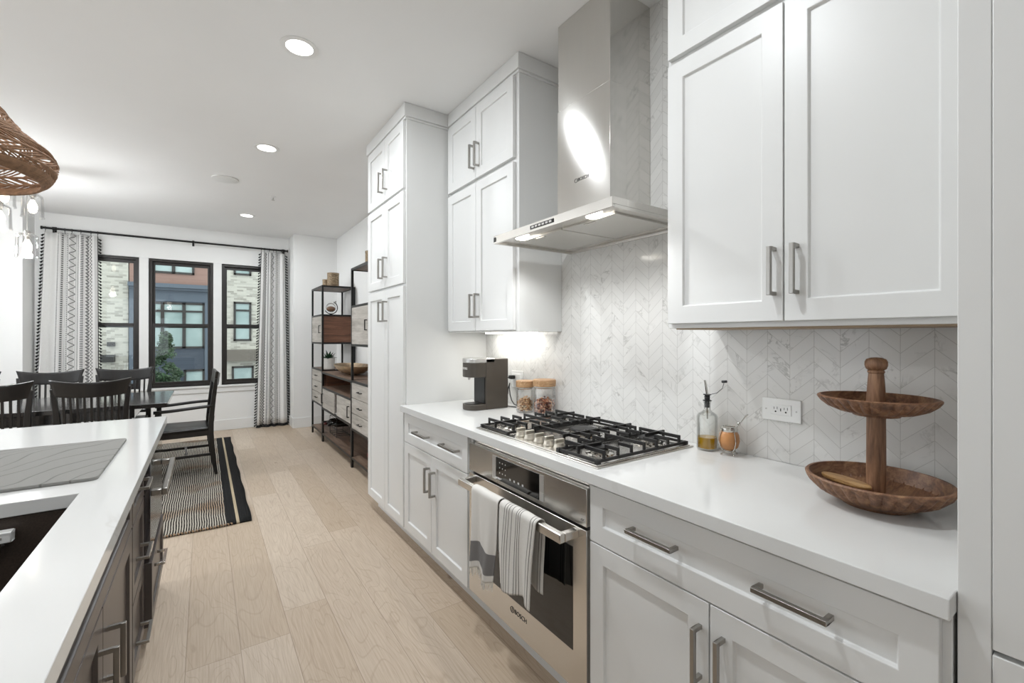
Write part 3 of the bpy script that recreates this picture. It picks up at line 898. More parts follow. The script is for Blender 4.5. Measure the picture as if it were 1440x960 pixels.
# tea towels over the oven handle
def towel(name, label, mat, y0, y1, front, back, seed, pinch, fringe):
    rd = random.Random(seed)
    ph = [rd.uniform(0, 6) for _ in range(5)]
    Lf, Lb, R = front, back, .021
    tot = Lf + PI * R + Lb
    def fn(a, s):
        d = s * tot     # distance from the front hem upward, over the bar, down the back
        hang = 0
        if d < Lf:
            z = .690 - (Lf - d); x = HX - R; hang = (Lf - d) / Lf
        elif d < Lf + PI * R:
            t_ = (d - Lf) / R; x = HX - R * math.cos(t_); z = .690 + R * math.sin(t_) * .9
        else:
            z = .690 - (d - Lf - PI * R); x = HX + R; hang = (d - Lf - PI * R) / Lb * .3
        w = (y1 - y0) * (1 - pinch * hang)
        yc = (y0 + y1) / 2 + .012 * hang * math.sin(ph[0])
        y = yc + (a - .5) * w + .004 * math.sin(9 * s + ph[2])
        fold = (math.sin(a * 9.5 + ph[1] + 1.2 * hang) * .010 + math.sin(a * 17 + ph[3]) * .004) * (.15 + .85 * hang)
        x += fold - (.010 * hang if d < Lf else 0)
        if d >= Lf + PI * R: x = min(x, 1.045)
        z -= .012 * math.sin(a * 6 + ph[4]) * hang
        return (x, y, z)
    b = MB()
    b.grid(fn, 44, 90, lambda a, s: (a, s * tot))
    o = b.build(name, mat, None, solid=.003)
    tag(o, label, 'towel', None)
    if fringe:
        f = MB()
        for k in range(70):
            a = (k + .5) / 70
            p = Vector(fn(a, 0)); q = p + Vector((rd.uniform(-.004, .004), rd.uniform(-.006, .006), -.022 - rd.random() * .014))
            f.tube([p, (p + q) / 2 + Vector((rd.uniform(-.002, .002), 0, 0)), q], .0010, 4)
        f.build('fringe', plain('white_fringe_yarn', '#dad7d1', .95), o)
    return o
towel('tea_towel', 'white tea towel with a grey band and fringed hem, left on the oven handle', M['towelband'], 1.50, 1.708, .325, .22, 4, .28, True)
towel('tea_towel', 'cream tea towel with thin black stripes, right on the oven handle', M['towelstripe'], 1.258, 1.492, .30, .26, 11, .06, False)

# cooktop
r = thing('gas_cooktop', 'stainless gas cooktop with black cast iron grates and five knobs', 'cooktop', (1.36, 1.48, .914))
b = MB(); b.box(1.083, 1.627, 1.073, 1.887, .9142, .919); b.box(1.093, 1.617, 1.083, 1.877, .919, .923)
b.build('plate', M['steel'], r, bevel=.002)
for (bx, by, br) in ((1.22, 1.76, .036), (1.50, 1.76, .044), (1.22, 1.195, .036), (1.50, 1.195, .044), (1.40, 1.475, .06)):
    bo = MB().lathe([(br * 1.5, .923), (br * 1.45, .928), (br, .931), (br, .941), (br * .8, .942)], (bx, by, 0), 28).build('burner', M['chrome'], r)
    MB().lathe([(br * .92, .942), (br * .95, .945), (br * .9, .950), (br * .3, .953), (0, .953)], (bx, by, 0), 28).build('burner_cap', M['iron'], bo)
knobm = plain('satin_knob_metal', '#c8c2b6', .3, .85, var=.05)
for ky in (1.590, 1.527, 1.460, 1.397, 1.333):
    k = MB().lathe([(.023, .9232), (.0235, .928), (.021, .931), (.020, .944), (.018, .947), (0, .947)], (1.140, ky, 0), 24).build('knob', knobm, r)
    MB().box(1.117, 1.163, ky - .006, ky + .006, .944, .961).build('knob_grip', knobm, k, bevel=.003)
def grate(y0, y1, x0, x1, center=False, feet=1):
    g = MB(); t_ = .004
    zb0, zb1, zt0, zt1 = .927, .937, .951, .964
    # low frame
    for xx in (x0, x1): g.box(xx - .0045, xx + .0045, y0, y1, zb0, zb1)
    for yy in (y0, y1): g.box(x0 - .0045, x1 + .0045, yy - .0045, yy + .0045, zb0, zb1)
    for xx in (x0, x1):
        for yy in (y0, y1): g.box(xx - .008, xx + .008, yy - .008, yy + .008, .9232, zb1)
    # raised fingers along the counter
    n = 7
    xs = [x0 + .035 + (x1 - x0 - .07) * i / (n - 1) for i in range(n)]
    ym = (y0 + y1) / 2
    gap = .035 if not center else .075
    for i, xx in enumerate(xs):
        full = i in (0, 3, 6) if not center else i in (0, 6)
        segs = [(y0, y1)] if full else [(y0, ym - gap), (ym + gap, y1)]
        for a, c in segs:
            g.box(xx - t_, xx + t_, a, c, zt0, zt1)
        for yy in (y0, y1):
            s = 1 if yy == y0 else -1
            g.box(xx - t_, xx + t_, yy, yy + s * .010, zb1 - .002, zt0 + .002)
    # cross rails
    rails = [ym] if not center else [y0 + .06, y1 - .06]
    for yy in rails:
        for a, c in ((x0, x0 + .12), (x1 - .12, x1)) if not center else ((x0, x1),):
            g.box(a, c, yy - t_, yy + t_, zt0 + .001, zt1 + .001)
        for xx in (x0, x1):
            s = 1 if xx == x0 else -1
            g.box(xx, xx + s * .010, yy - t_, yy + t_, zb1 - .002, zt0 + .004)
    g.build('grate', M['iron'], r, bevel=.001)
grate(1.645, 1.862, 1.108, 1.602)
grate(1.095, 1.298, 1.108, 1.602)
grate(1.315, 1.628, 1.195, 1.602, True)

# hood
r = thing('range_hood', 'stainless steel chimney range hood over the gas cooktop', 'hood', (1.45, 1.49, 1.81))
HY0, HY1, HX0 = 1.096, 1.878, 1.18
b = MB()
zb, zt = 1.815, 1.853
b.box(HX0, 1.689, HY0, HY1, zb + .012, zt)
for (xa, xb, ya, yb) in ((HX0, HX0 + .012, HY0, HY1), (1.677, 1.689, HY0, HY1), (HX0 + .012, 1.677, HY0, HY0 + .012), (HX0 + .012, 1.677, HY1 - .012, HY1)):
    b.box(xa, xb, ya, yb, zb, zb + .012)
can = b.build('canopy', M['steel'], r, bevel=.0012)
MB().box(HX0 - .0015, HX0 + .001, 1.415, 1.575, 1.827, 1.843).build('control_strip', M['blackglass'], can)
b = MB()
for k in range(6): b.box(HX0 - .0025, HX0 - .001, 1.428 + k * .024, 1.444 + k * .024, 1.831, 1.839)
b.build('buttons', M['silverplastic'], can)
MB().box(HX0 - .0015, HX0 + .001, 1.858, 1.873, 1.823, 1.845).build('corner_badge', M['extframe'], can)
flt = plain('pale_mesh_filter', '#cfcdc8', .35, .7, var=.04, scale=200, bump=.2, bscale=500)
for a, c in ((1.17, 1.470), (1.482, 1.80)):
    f = MB().box(1.275, 1.60, a, c, 1.820, 1.8285).build('filter', flt, r, bevel=.002)
    MB().box(1.285, 1.297, (a + c) / 2 - .03, (a + c) / 2 + .03, 1.817, 1.8205).build('filter_latch', M['steel'], f)
for y in (1.713, 1.242):
    l = MB().lathe([(.032, 1.8268), (.032, 1.819), (.028, 1.8175), (0, 1.8175)], (1.237, y, 0), 24).build('spot_lamp', M['hoodlens'], r)
    lamp('spot_light', 'SPOT', (1.237, y, 1.812), HOOD_POWER * 8, r, (.97, .99, 1.0), spot_size=math.radians(150), spot_blend=.5, shadow_soft_size=.025)
MB().box(1.425, 1.689, 1.336, 1.680, 1.8535, 2.452).build('chimney_lower', M['steelv'], r, bevel=.0012)
MB().box(1.427, 1.689, 1.338, 1.678, 2.4525, CEIL - .001).build('chimney_upper', M['steelv'], r, bevel=.0012)
lettering('BOSCH', 'lettering', M['text'], r, (1.4246, 1.500, 2.082), (0, -1, 0), (0, 0, 1), .022)
b = MB(); b.tube([(1.4244, 1.548 + .009 * math.cos(a), 2.082 + .009 * math.sin(a)) for a in [2 * PI * k / 16 for k in range(16)]], .001, 6, True)
b.build('emblem', M['text'], r)

# ------------------------------------------------------------------ things on the worktop
CT = .914
# coffee maker facing -X
r = thing('coffee_maker', 'dark grey pod coffee maker with silver lid in the worktop corner', 'coffee maker', (1.44, 2.395, CT))
cy, hw = 2.395, .072
def dprof(x0, x1, n=14):      # rounded front outline in X-Y
    pts = [(x1, cy - hw), (x1, cy + hw)]
    for i in range(n + 1):
        a = PI / 2 + PI * i / n
        pts.append((x0 + .055 + .055 * math.cos(a), cy + hw * math.sin(a)))
    return pts
fz = lambda a, c, w: (a, c, w)
MB().box(1.405, 1.568, cy - hw, cy + hw, CT + .001, 1.222).build('column', M['bronze'], r, bevel=.004)
MB().prism(dprof(1.297, 1.404), fz, 1.112, 1.198).build('brew_head', M['bronze'], r, bevel=.003)
MB().prism(dprof(1.297, 1.404), fz, CT + .001, CT + .034).build('drip_base', M['bronze'], r, bevel=.003)
MB().lathe([(.045, CT + .0345), (.045, CT + .037), (0, CT + .037)], (1.352, cy, 0), 24).build('drip_tray', M['darkplastic'], r)
MB().prism(dprof(1.295, 1.470), fz, 1.1985, 1.226).build('lid', M['silverplastic'], r, bevel=.004)
MB().box(1.4003, 1.4048, cy - hw + .01, cy + hw - .01, CT + .0375, 1.110).build('cup_recess', M['darkplastic'], r)
MB().cyl((1.335, cy + .01, 1.095), (1.335, cy + .01, 1.1118), .008, n=12).build('spout', M['silverplastic'], r)
lettering('KEURIG', 'lettering', M['textw'], r, (1.2965, cy - .006, 1.165), (0, -1, 0), (0, 0, 1), .018, bold=True)

# socket behind the jars with plug and cord
r = thing('wall_socket', 'white wall socket behind the glass jars', 'socket', (1.688, 2.39, 1.08))
MB().box(1.684, 1.6895, 2.33, 2.455, 1.025, 1.135).build('plate', M['whiteplastic'], r, bevel=.002)
MB().box(1.681, 1.6845, 2.35, 2.435, 1.045, 1.115).build('outlets', M['whiteplastic'], r, bevel=.001)
r = thing('power_cord', 'black power cord of the coffee maker looped to the wall socket', 'cord', (1.66, 2.40, CT))
MB().box(1.645, 1.6805, 2.405, 2.437, 1.080, 1.104).build('plug', M['darkplastic'], r, bevel=.004)
MB().tube([(1.648, 2.42, 1.092), (1.632, 2.435, 1.088), (1.625, 2.44, 1.06), (1.63, 2.43, 1.02), (1.635, 2.425, .985),
           (1.64, 2.43, 1.02), (1.638, 2.41, 1.055), (1.633, 2.408, 1.03), (1.638, 2.405, .98), (1.64, 2.39, .945), (1.632, 2.35, .925),
           (1.625, 2.30, .922), (1.615, 2.27, .9195), (1.60, 2.29, .9185), (1.585, 2.34, .9185), (1.575, 2.38, .9185), (1.5695, 2.40, .920)], .0035, 8).build('cable', M['darkplastic'], r)

# glass jars with wooden lids and their contents
def jar(x, y, rr, h, lab):
    r = thing('glass_jar', lab, 'jar', (x, y, CT), 'glass jars with wooden lids')
    z = CT + .001
    MB().lathe([(0, z), (rr - .004, z), (rr, z + .006), (rr, z + h - .012), (rr - .004, z + h - .004), (rr - .006, z + h), (rr - .009, z + h),
                (rr - .0065, z + h - .012), (rr - .003, z + h - .02), (rr - .003, z + .008), (rr - .006, z + .004), (0, z + .004)], (x, y, 0), 36).build('jar_body', M['glass'], r)
    MB().lathe([(rr - .010, z + h - .012), (rr - .010, z + h + .001), (rr + .001, z + h + .002), (rr + .002, z + h + .034), (rr - .001, z + h + .038), (0, z + h + .038)], (x, y, 0), 36).build('lid', M['lidwood'], r)
    MB().lathe([(rr - .0095, z + h - .008), (rr - .0065, z + h - .006), (rr - .0065, z + h - .002), (rr - .0095, z + h - .001)], (x, y, 0), 30, ring=True).build('seal', M['whiteplastic'], r)
jar(1.560, 2.135, .052, .146, 'smaller glass jar with wooden lid, beside the coffee maker')
jar(1.605, 2.008, .064, .160, 'larger glass jar with wooden lid, nearer the cooktop')
def contents(x, y, rr, h, cols, lab, name, seed):
    rd = random.Random(seed)
    b = MB(); mats = [plain(name + '_shade', c, .6, 0, var=.2, scale=60) for c in cols]
    for k in range(420):
        a = rd.random() * 2 * PI; q = (rr - .0105) * math.sqrt(rd.random()) if k % 3 else (rr - .0105)
        z = CT + .0125 + rd.random() ** 1.0 * h * (1 + .18 * math.sin(a * 2))
        b.cur = rd.randrange(len(mats))
        s = .0058
        b.ball((x + q * math.cos(a), y + q * math.sin(a), z), s, 6, 4, (1 + rd.random() * .2, 1 + rd.random() * .2, .7 + rd.random() * .3))
    o = b.build(name, mats, None, recalc=False)
    tag(o, lab, 'food', None, 'stuff')
contents(1.560, 2.135, .052, .062, ['#c79f74', '#a97c50', '#e0c7a3', '#8d6440', '#d8b48a'], 'pale nuts filling the bottom of the smaller jar', 'mixed_nuts', 1)
contents(1.605, 2.008, .064, .070, ['#a56a4e', '#7d4534', '#d7ae8c', '#c08a6c', '#5f3328'], 'reddish nuts filling the bottom of the larger jar', 'mixed_nuts', 2)

# oil bottle
bx, by = 1.632, 1.018
r = thing('oil_bottle', 'clear glass oil bottle with a black and steel pourer', 'bottle', (bx, by, CT))
z = CT + .001
R = .039
gl = MB().lathe([(0, z), (R - .004, z), (R, z + .005), (R, z + .128), (R - .004, z + .139), (.018, z + .150), (.0125, z + .158), (.0125, z + .182), (.0145, z + .184), (.0145, z + .190),
            (.0105, z + .190), (.0105, z + .158), (.016, z + .148), (R - .006, z + .137), (R - .003, z + .128), (R - .003, z + .008), (0, z + .006)], (bx, by, 0), 36).build('glass_body', M['smoke'], r)
MB().lathe([(0, z + .0065), (R - .0045, z + .0085), (R - .0035, z + .05), (0, z + .05)], (bx, by, 0), 36).build('olive_oil', M['oil'], gl)
MB().lathe([(.0102, z + .165), (.0102, z + .1905), (.0165, z + .191), (.0165, z + .194), (.010, z + .195), (.010, z + .205), (.012, z + .206), (.010, z + .208), (.010, z + .213), (.015, z + .214), (.015, z + .217), (0, z + .218)], (bx, by, 0), 24).build('pourer_stopper', M['darkplastic'], r)
MB().tube([(bx, by, z + .215), (bx - .003, by + .002, z + .24), (bx - .006, by + .006, z + .272)], [.005, .0045, .0035], 10).build('spout', M['chrome'], r)
MB().tube([(bx + .002, by, z + .12), (bx, by, z + .165)], .003, 8).build('air_tube', M['chrome'], r)
b = MB().tube([(bx + .012, by - .005, z + .215), (bx + .025, by - .025, z + .222), (bx + .03, by - .045, z + .242), (bx + .03, by - .052, z + .265)], .0012, 6)
b.cyl((bx + .03, by - .044, z + .268), (bx + .03, by - .062, z + .270), .0052, n=10)
b.build('spout_cap', M['darkplastic'], r)

# gourd cup on a metal stand
gx, gy = 1.625, .925
r = thing('gourd_cup', 'tan gourd cup on a silver stand with metal straw', 'cup', (gx, gy, CT))
MB().lathe([(0, CT + .018), (.018, CT + .020), (.031, CT + .032), (.037, CT + .055), (.034, CT + .078), (.026, CT + .092), (.024, CT + .094), (.022, CT + .090), (0, CT + .088)], (gx, gy, 0), 32).build('gourd', M['gourd'], r)
MB().lathe([(.0265, CT + .088), (.029, CT + .092), (.030, CT + .099), (.027, CT + .106), (.021, CT + .108), (.020, CT + .100), (.0235, CT + .0945)], (gx, gy, 0), 32,
           lambda rr, z_, a, i: rr * (1 + .03 * math.sin(a * 9) * (1 if z_ > CT + .09 else 0)), ring=True).build('collar', M['chrome'], r)
st = MB()
for k in range(4):
    a = PI / 4 + PI / 2 * k + .3
    st.tube([(gx + rr * math.cos(a), gy + rr * math.sin(a), zz) for rr, zz in ((.030, CT + .092), (.0375, CT + .074), (.0405, CT + .055), (.034, CT + .030), (.022, CT + .018), (.026, CT + .008), (.031, CT + .003))], .0020, 8)
    st.ball((gx + .031 * math.cos(a), gy + .031 * math.sin(a), CT + .0042), .0038, 8, 6)
st.tube([(gx + .022 * math.cos(a), gy + .022 * math.sin(a), CT + .0155) for a in [2 * PI * k / 20 for k in range(20)]], .0018, 6, True)
st.build('stand', M['chrome'], r)
sw = MB().tube([(gx, gy, CT + .060), (gx + .018, gy - .022, CT + .105), (gx + .034, gy - .046, CT + .150), (gx + .036, gy - .053, CT + .156)], [.0022, .0022, .0024, .0024], 8)
sw.ball((gx + .022, gy - .026, CT + .118), .0055, 8, 6)
sw.build('straw', M['chrome'], r)

# double wall socket
r = thing('wall_socket', 'white double wall socket on the chevron tile beside the gourd cup', 'socket', (1.688, .768, 1.10))
pl = MB().box(1.684, 1.6895, .703, .834, 1.058, 1.138).build('plate', M['whiteplastic'], r, bevel=.003)
MB().box(1.6815, 1.6845, .734, .802, 1.081, 1.117).build('outlets', M['whiteplastic'], r, bevel=.0008)
b = MB()
for yy in (.751, .785):
    b.box(1.6808, 1.682, yy - .006, yy - .0045, 1.100, 1.109); b.box(1.6808, 1.682, yy + .0045, yy + .006, 1.100, 1.108)
    b.cyl((1.6808, yy, 1.092), (1.682, yy, 1.092), .003, n=8)
b.box(1.6808, 1.682, .7665, .7695, 1.094, 1.104)
b.build('slots', M['darkplastic'], r)
b = MB()
for yy in (.718, .819): b.cyl((1.6832, yy, 1.098), (1.685, yy, 1.098), .003, n=10)
b.build('screw', M['silverplastic'], r)

# two-tier wooden tray
tx, ty = 1.468, .432
r = thing('tiered_tray', 'two tier brown wooden serving tray with fluted bowls and centre pole', 'tray', (tx, ty, CT))
def fluted(z0, R, h, foot, name, n=34):
    prof = [(0, z0), (foot, z0), (foot + .004, z0 + .006), (R * .62, z0 + h * .20), (R * .80, z0 + h * .42), (R * .92, z0 + h * .68), (R * .985, z0 + h * .88), (R, z0 + h * .96), (R - .003, z0 + h),
            (R - .009, z0 + h), (R - .014, z0 + h * .85), (R * .82, z0 + h * .50), (R * .62, z0 + h * .33), (R * .4, z0 + h * .28), (0, z0 + h * .27)]
    def rad(rr, z_, a, i):
        k = {3: .035, 4: .075, 5: .070, 6: .030}.get(i, 0)
        return rr * (1 + k * (abs(math.sin(a * n / 2)) - .6))
    return MB().lathe(prof, (tx, ty, 0), n * 8, rad).build(name, M['traywood'], r)
fluted(CT + .001, .158, .072, .075, 'lower_bowl')
fluted(1.150, .130, .050, .050, 'upper_bowl')
MB().lathe([(0, CT + .021), (.0205, CT + .021), (.0215, CT + .06), (.0205, 1.140), (.022, 1.1505)], (tx, ty, 0), 28).build('pole', M['polewood'], r)
MB().lathe([(.021, 1.164), (.0215, 1.18), (.019, 1.23), (.0165, 1.262), (.0185, 1.264), (.0185, 1.268), (.0165, 1.270), (.022, 1.274), (.0248, 1.283), (.0245, 1.292), (.021, 1.299), (.012, 1.303), (0, 1.304)], (tx, ty, 0), 28).build('finial', M['polewood'], r)
# flat olive wood piece in the lower bowl
p = thing('wooden_spoon_rest', 'small oval olive wood piece lying in the lower tray', 'wooden dish', (1.447, .494, .957))
b = MB()
prof = [(0, .0), (.75, .0), (.97, .005), (1.0, .010), (.96, .013), (.6, .014), (0, .0145)]
o0 = len(b.v)
b.lathe([(q, z_) for q, z_ in prof], (0, 0, 0), 36)
A, B, ang = .070, .024, math.radians(69)
for i, (x, y, z_) in enumerate(b.v):
    x, y = x * A, y * B
    xr, yr = x * math.cos(ang) - y * math.sin(ang), x * math.sin(ang) + y * math.cos(ang)
    b.v[i] = (1.447 + xr, .494 + yr, .957 + z_)
b.build('dish', M['olive'], p)

# ------------------------------------------------------------------ kitchen island on the left
IX = -.208; IB = -1.20; IY0, IY1 = .40, 3.156
SX0, SX1, SY0, SY1 = -.76, -.293, .97, 1.748
b = MB()
def ring(z): return [(IB, IY0, z), (-.17, IY0, z), (-.17, IY1, z), (IB, IY1, z), (SX0, SY0, z), (SX1, SY0, z), (SX1, SY1, z), (SX0, SY1, z)]
fs = []
for i in range(4):
    j = (i + 1) % 4
    fs += [(i, j, 4 + j, 4 + i), (8 + i, 8 + 4 + i, 8 + 4 + j, 8 + j), (i, 8 + i, 8 + j, j), (4 + i, 4 + j, 12 + j, 12 + i)]
b.add(ring(.914) + ring(.876), fs)
tag(b.build('island_worktop', M['quartz'], bevel=.002), 'white quartz worktop of the dark island with sink cutout', 'worktop')

def frame_unit(root, y0, y1, x0=-.80):
    f = MB(); t_ = .018
    f.box(x0, IX - .02, y0, y0 + t_, .11, .875); f.box(x0, IX - .02, y1 - t_, y1, .11, .875)
    f.box(x0, IX - .02, y0 + t_, y1 - t_, .11, .128); f.box(x0, x0 + t_, y0 + t_, y1 - t_, .128, .875)
    f.box(IX - .038, IX - .02, y0 + t_, y1 - t_, .852, .875); f.box(IX - .038, IX - .02, y0 + t_, y1 - t_, .128, .15)
    f.build('body', M['island'], root, bevel=.001)
    MB().box(IX - .09, IX - .075, y0, y1, 0, .11).build('toe_kick', M['island'], root)
def islip(d, y, z, ln, o): bar_pull(d, IX, 1, y, z, ln, o, M['nickel'])
r = thing('island_cabinet', 'dark island cabinet under the sink with false drawer over two doors', 'cabinet', (-.5, 1.5, 0))
frame_unit(r, .94, 2.058)
shaker(r, IX - .02, 1, .95, 2.05, .690, .865, M['island'], 'false_drawer', .055, .045)
d = shaker(r, IX - .02, 1, 1.502, 2.05, .120, .684, M['island']); islip(d, 1.557, .535, .14, 'v')
d = shaker(r, IX - .02, 1, .95, 1.498, .120, .684, M['island']); islip(d, 1.445, .535, .14, 'v')
r = thing('island_cabinet', 'dark island cabinet with three stacked drawers beyond the sink', 'cabinet', (-.5, 2.25, 0))
frame_unit(r, 2.059, 2.440)
for z0, z1, hz in ((.690, .865, .79), (.406, .684, .53), (.120, .400, .215)):
    d = shaker(r, IX - .02, 1, 2.066, 2.434, z0, z1, M['island'], 'drawer', .05, .045)
    islip(d, 2.235, hz, .15, 'h')
r = thing('island_cabinet', 'dark island cabinet holding the microwave drawer at the island end', 'cabinet', (-.5, 2.8, 0))
f = MB(); t_ = .018
f.box(-.80, IX - .02, 2.441, 2.441 + t_, .11, .875); f.box(-.80, IX - .02, 3.08, 3.098, .11, .875)
f.box(-.80, IX - .02, 2.459, 3.08, .11, .128); f.box(-.80, IX - .02, 2.459, 3.08, .398, .412); f.box(-.80, IX - .02, 2.459, 3.08, .862, .875)
f.build('body', M['island'], r, bevel=.001)
MB().box(IX - .09, IX - .075, 2.441, 3.098, 0, .11).build('toe_kick', M['island'], r)
d = shaker(r, IX - .02, 1, 2.446, 3.090, .120, .394, M['island'], 'drawer', .05, .045, .045)
bar_pull(d, IX + .025, 1, 2.64, .335, .16, 'h', M['chrome'])
r = thing('microwave_drawer', 'stainless microwave drawer with a thick bar handle in the island', 'microwave', (-.5, 2.77, .414))
MB().box(-.75, IX - .021, 2.462, 3.077, .414, .860).build('body', M['steel'], r)
fr = MB().box(IX - .0195, IX + .020, 2.446, 3.090, .418, .860).build('front', plain('polished_dark_steel', '#77777c', .08, 1.0, var=.02), r, bevel=.002)
b = MB(); b.box(-.152, -.130, 2.455, 3.060, .672, .702)
for y in (2.455, 3.030): b.box(IX + .0195, -.1515, y, y + .03, .674, .700)
b.build('handle', M['nickel'], fr, bevel=.004)
MB().box(IX + .0195, IX + .0215, 2.50, 3.04, .80, .845).build('control_strip', M['blackglass'], fr)
b = MB(); b.box(-.85, IX - .002, 3.10, 3.128, 0, .875); 
ep = thing('island_surround', 'dark panelled end and back of the island facing the dining table', 'panel', (-.6, 3.1, 0))
b.build('end_panel', M['island'], ep, bevel=.0015)
MB().box(-.86, -.802, .42, 3.099, 0, .875).build('back_panel', M['island'], ep, bevel=.0015)
r = thing('island_cabinet', 'dark island cabinet at the near end beside the sink, below the frame', 'cabinet', (-.5, .7, 0))
frame_unit(r, .42, .939)
shaker(r, IX - .02, 1, .428, .932, .120, .865, M['island'])
# sink
r = thing('kitchen_sink', 'dark brown undermount sink in the island worktop', 'sink', ((SX0 + SX1) / 2, 1.35, .66))
a0, a1, c0, c1 = SX0 - .006, SX1 + .006, SY0 - .006, SY1 + .006
b = MB()
w = .008
outer = [(a0 - w, c0 - w), (a1 + w, c0 - w), (a1 + w, c1 + w), (a0 - w, c1 + w)]
inner = [(a0, c0), (a1, c0), (a1, c1), (a0, c1)]
vs = [(x, y, .8755) for x, y in outer] + [(x, y, .8755) for x, y in inner] + [(x, y, .668) for x, y in inner] + [(x, y, .655) for x, y in outer]
fs = []
for i in range(4):
    j = (i + 1) % 4
    fs += [(i, j, 4 + j, 4 + i), (4 + i, 4 + j, 8 + j, 8 + i), (12 + i, 12 + j, j, i)]
fs += [(8, 9, 10, 11), (15, 14, 13, 12)]
b.add(vs, fs)
b.build('basin', M['sink'], r, bevel=.006)
MB().lathe([(.045, .6683), (.045, .671), (.03, .670), (0, .6695)], ((SX0 + SX1) / 2, 1.40, 0), 28).build('drain', M['chrome'], r)
# white holder stuck on the far sink wall
r = thing('sponge_holder', 'white slotted holder fixed inside the far wall of the sink', 'sponge holder', (-.48, 1.72, .83))
b = MB()
b.box(-.56, -.418, 1.716, 1.7455, .842, .8465); b.box(-.56, -.418, 1.716, 1.722, .818, .842)
b.box(-.56, -.418, 1.7395, 1.7455, .818, .842); b.box(-.424, -.418, 1.722, 1.7395, .818, .842)
b.build('holder', M['whiteplastic'], r, bevel=.003)
MB().box(-.55, -.435, 1.7145, 1.7162, .828, .834).build('slot', M['greyplastic'], r)
MB().lathe([(0, 0), (.020, 0), (.024, .006), (.016, .012), (0, .013)], (-.455, 1.730, .8045), 20).build('suction_cup', M['glass'], r)
# drying mat
mm = MB()
pts = []
def rrect(x0, x1, y0, y1, rr, n=5):
    out = []
    for cx, cy_, a0_ in ((x1 - rr, y1 - rr, 0), (x0 + rr, y1 - rr, PI / 2), (x0 + rr, y0 + rr, PI), (x1 - rr, y0 + rr, 1.5 * PI)):
        for k in range(n + 1):
            a = a0_ + PI / 2 * k / n
            out.append((cx + rr * math.cos(a), cy_ + rr * math.sin(a)))
    return out
mm.prism(rrect(-.76, -.272, 1.872, 2.520, .02), lambda a, c, w_: (a, c, w_), .9145, .9245)
tag(mm.build('drying_mat', M['matg'], bevel=.002), 'grey drying mat with wavy grooves beside the sink', 'mat')

# ------------------------------------------------------------------ rug, dining table and chairs
b = MB()
def rugf(u, v):
    x = -2.3 + u * 2.59; y = 3.80 + v * 3.28
    y += .03 * (1 - u) + .004 * math.sin(u * 40); x += .004 * math.sin(v * 33)
    return (x, y, .008 + .0008 * math.sin(u * 50 + v * 23))
b.grid(rugf, 40, 40)
rug = b.build('dining_rug', M['rug'], solid=.012)
tag(rug, 'black and cream striped woven rug under the dining table', 'rug')
b = MB()
for k in range(120):
    u = (k + .5) / 120 * .955
    p = Vector(rugf(u, 0)); 
    b.tube([p + Vector((-.004, .010, .004)), p + Vector((0, -.002, .007)), p + Vector((.004, -.011, .002))], .0055, 5)
b.build('edge_binding', M['rugfringe'], rug)

TX0, TX1, TY0, TY1, TZ = -2.60, -.272, 5.09, 6.20, .76
r = thing('dining_table', 'long black brown wooden dining table by the window', 'table', (-1.43, 5.64, .015))
MB().box(TX0, TX1, TY0, TY1, TZ - .038, TZ).build('tabletop', M['tablewood'], r, bevel=.004)
b = MB()
b.box(TX0 + .3, TX1 - .24, TY0 + .12, TY0 + .145, TZ - .13, TZ - .038); b.box(TX0 + .3, TX1 - .24, TY1 - .145, TY1 - .12, TZ - .13, TZ - .038)
b.box(TX1 - .265, TX1 - .24, TY0 + .145, TY1 - .145, TZ - .13, TZ - .038); b.box(TX0 + .3, TX0 + .325, TY0 + .145, TY1 - .145, TZ - .13, TZ - .038)
b.build('apron', M['tablewood'], r, bevel=.002)
for lx in (-.62, -2.2):
    b = MB(); b.box(lx - .06, lx + .06, 5.50, 5.78, .06, TZ - .0385); b.box(lx - .05, lx + .05, 5.22, 6.06, .016, .075)
    b.build('pedestal', M['tablewood'], r, bevel=.006)

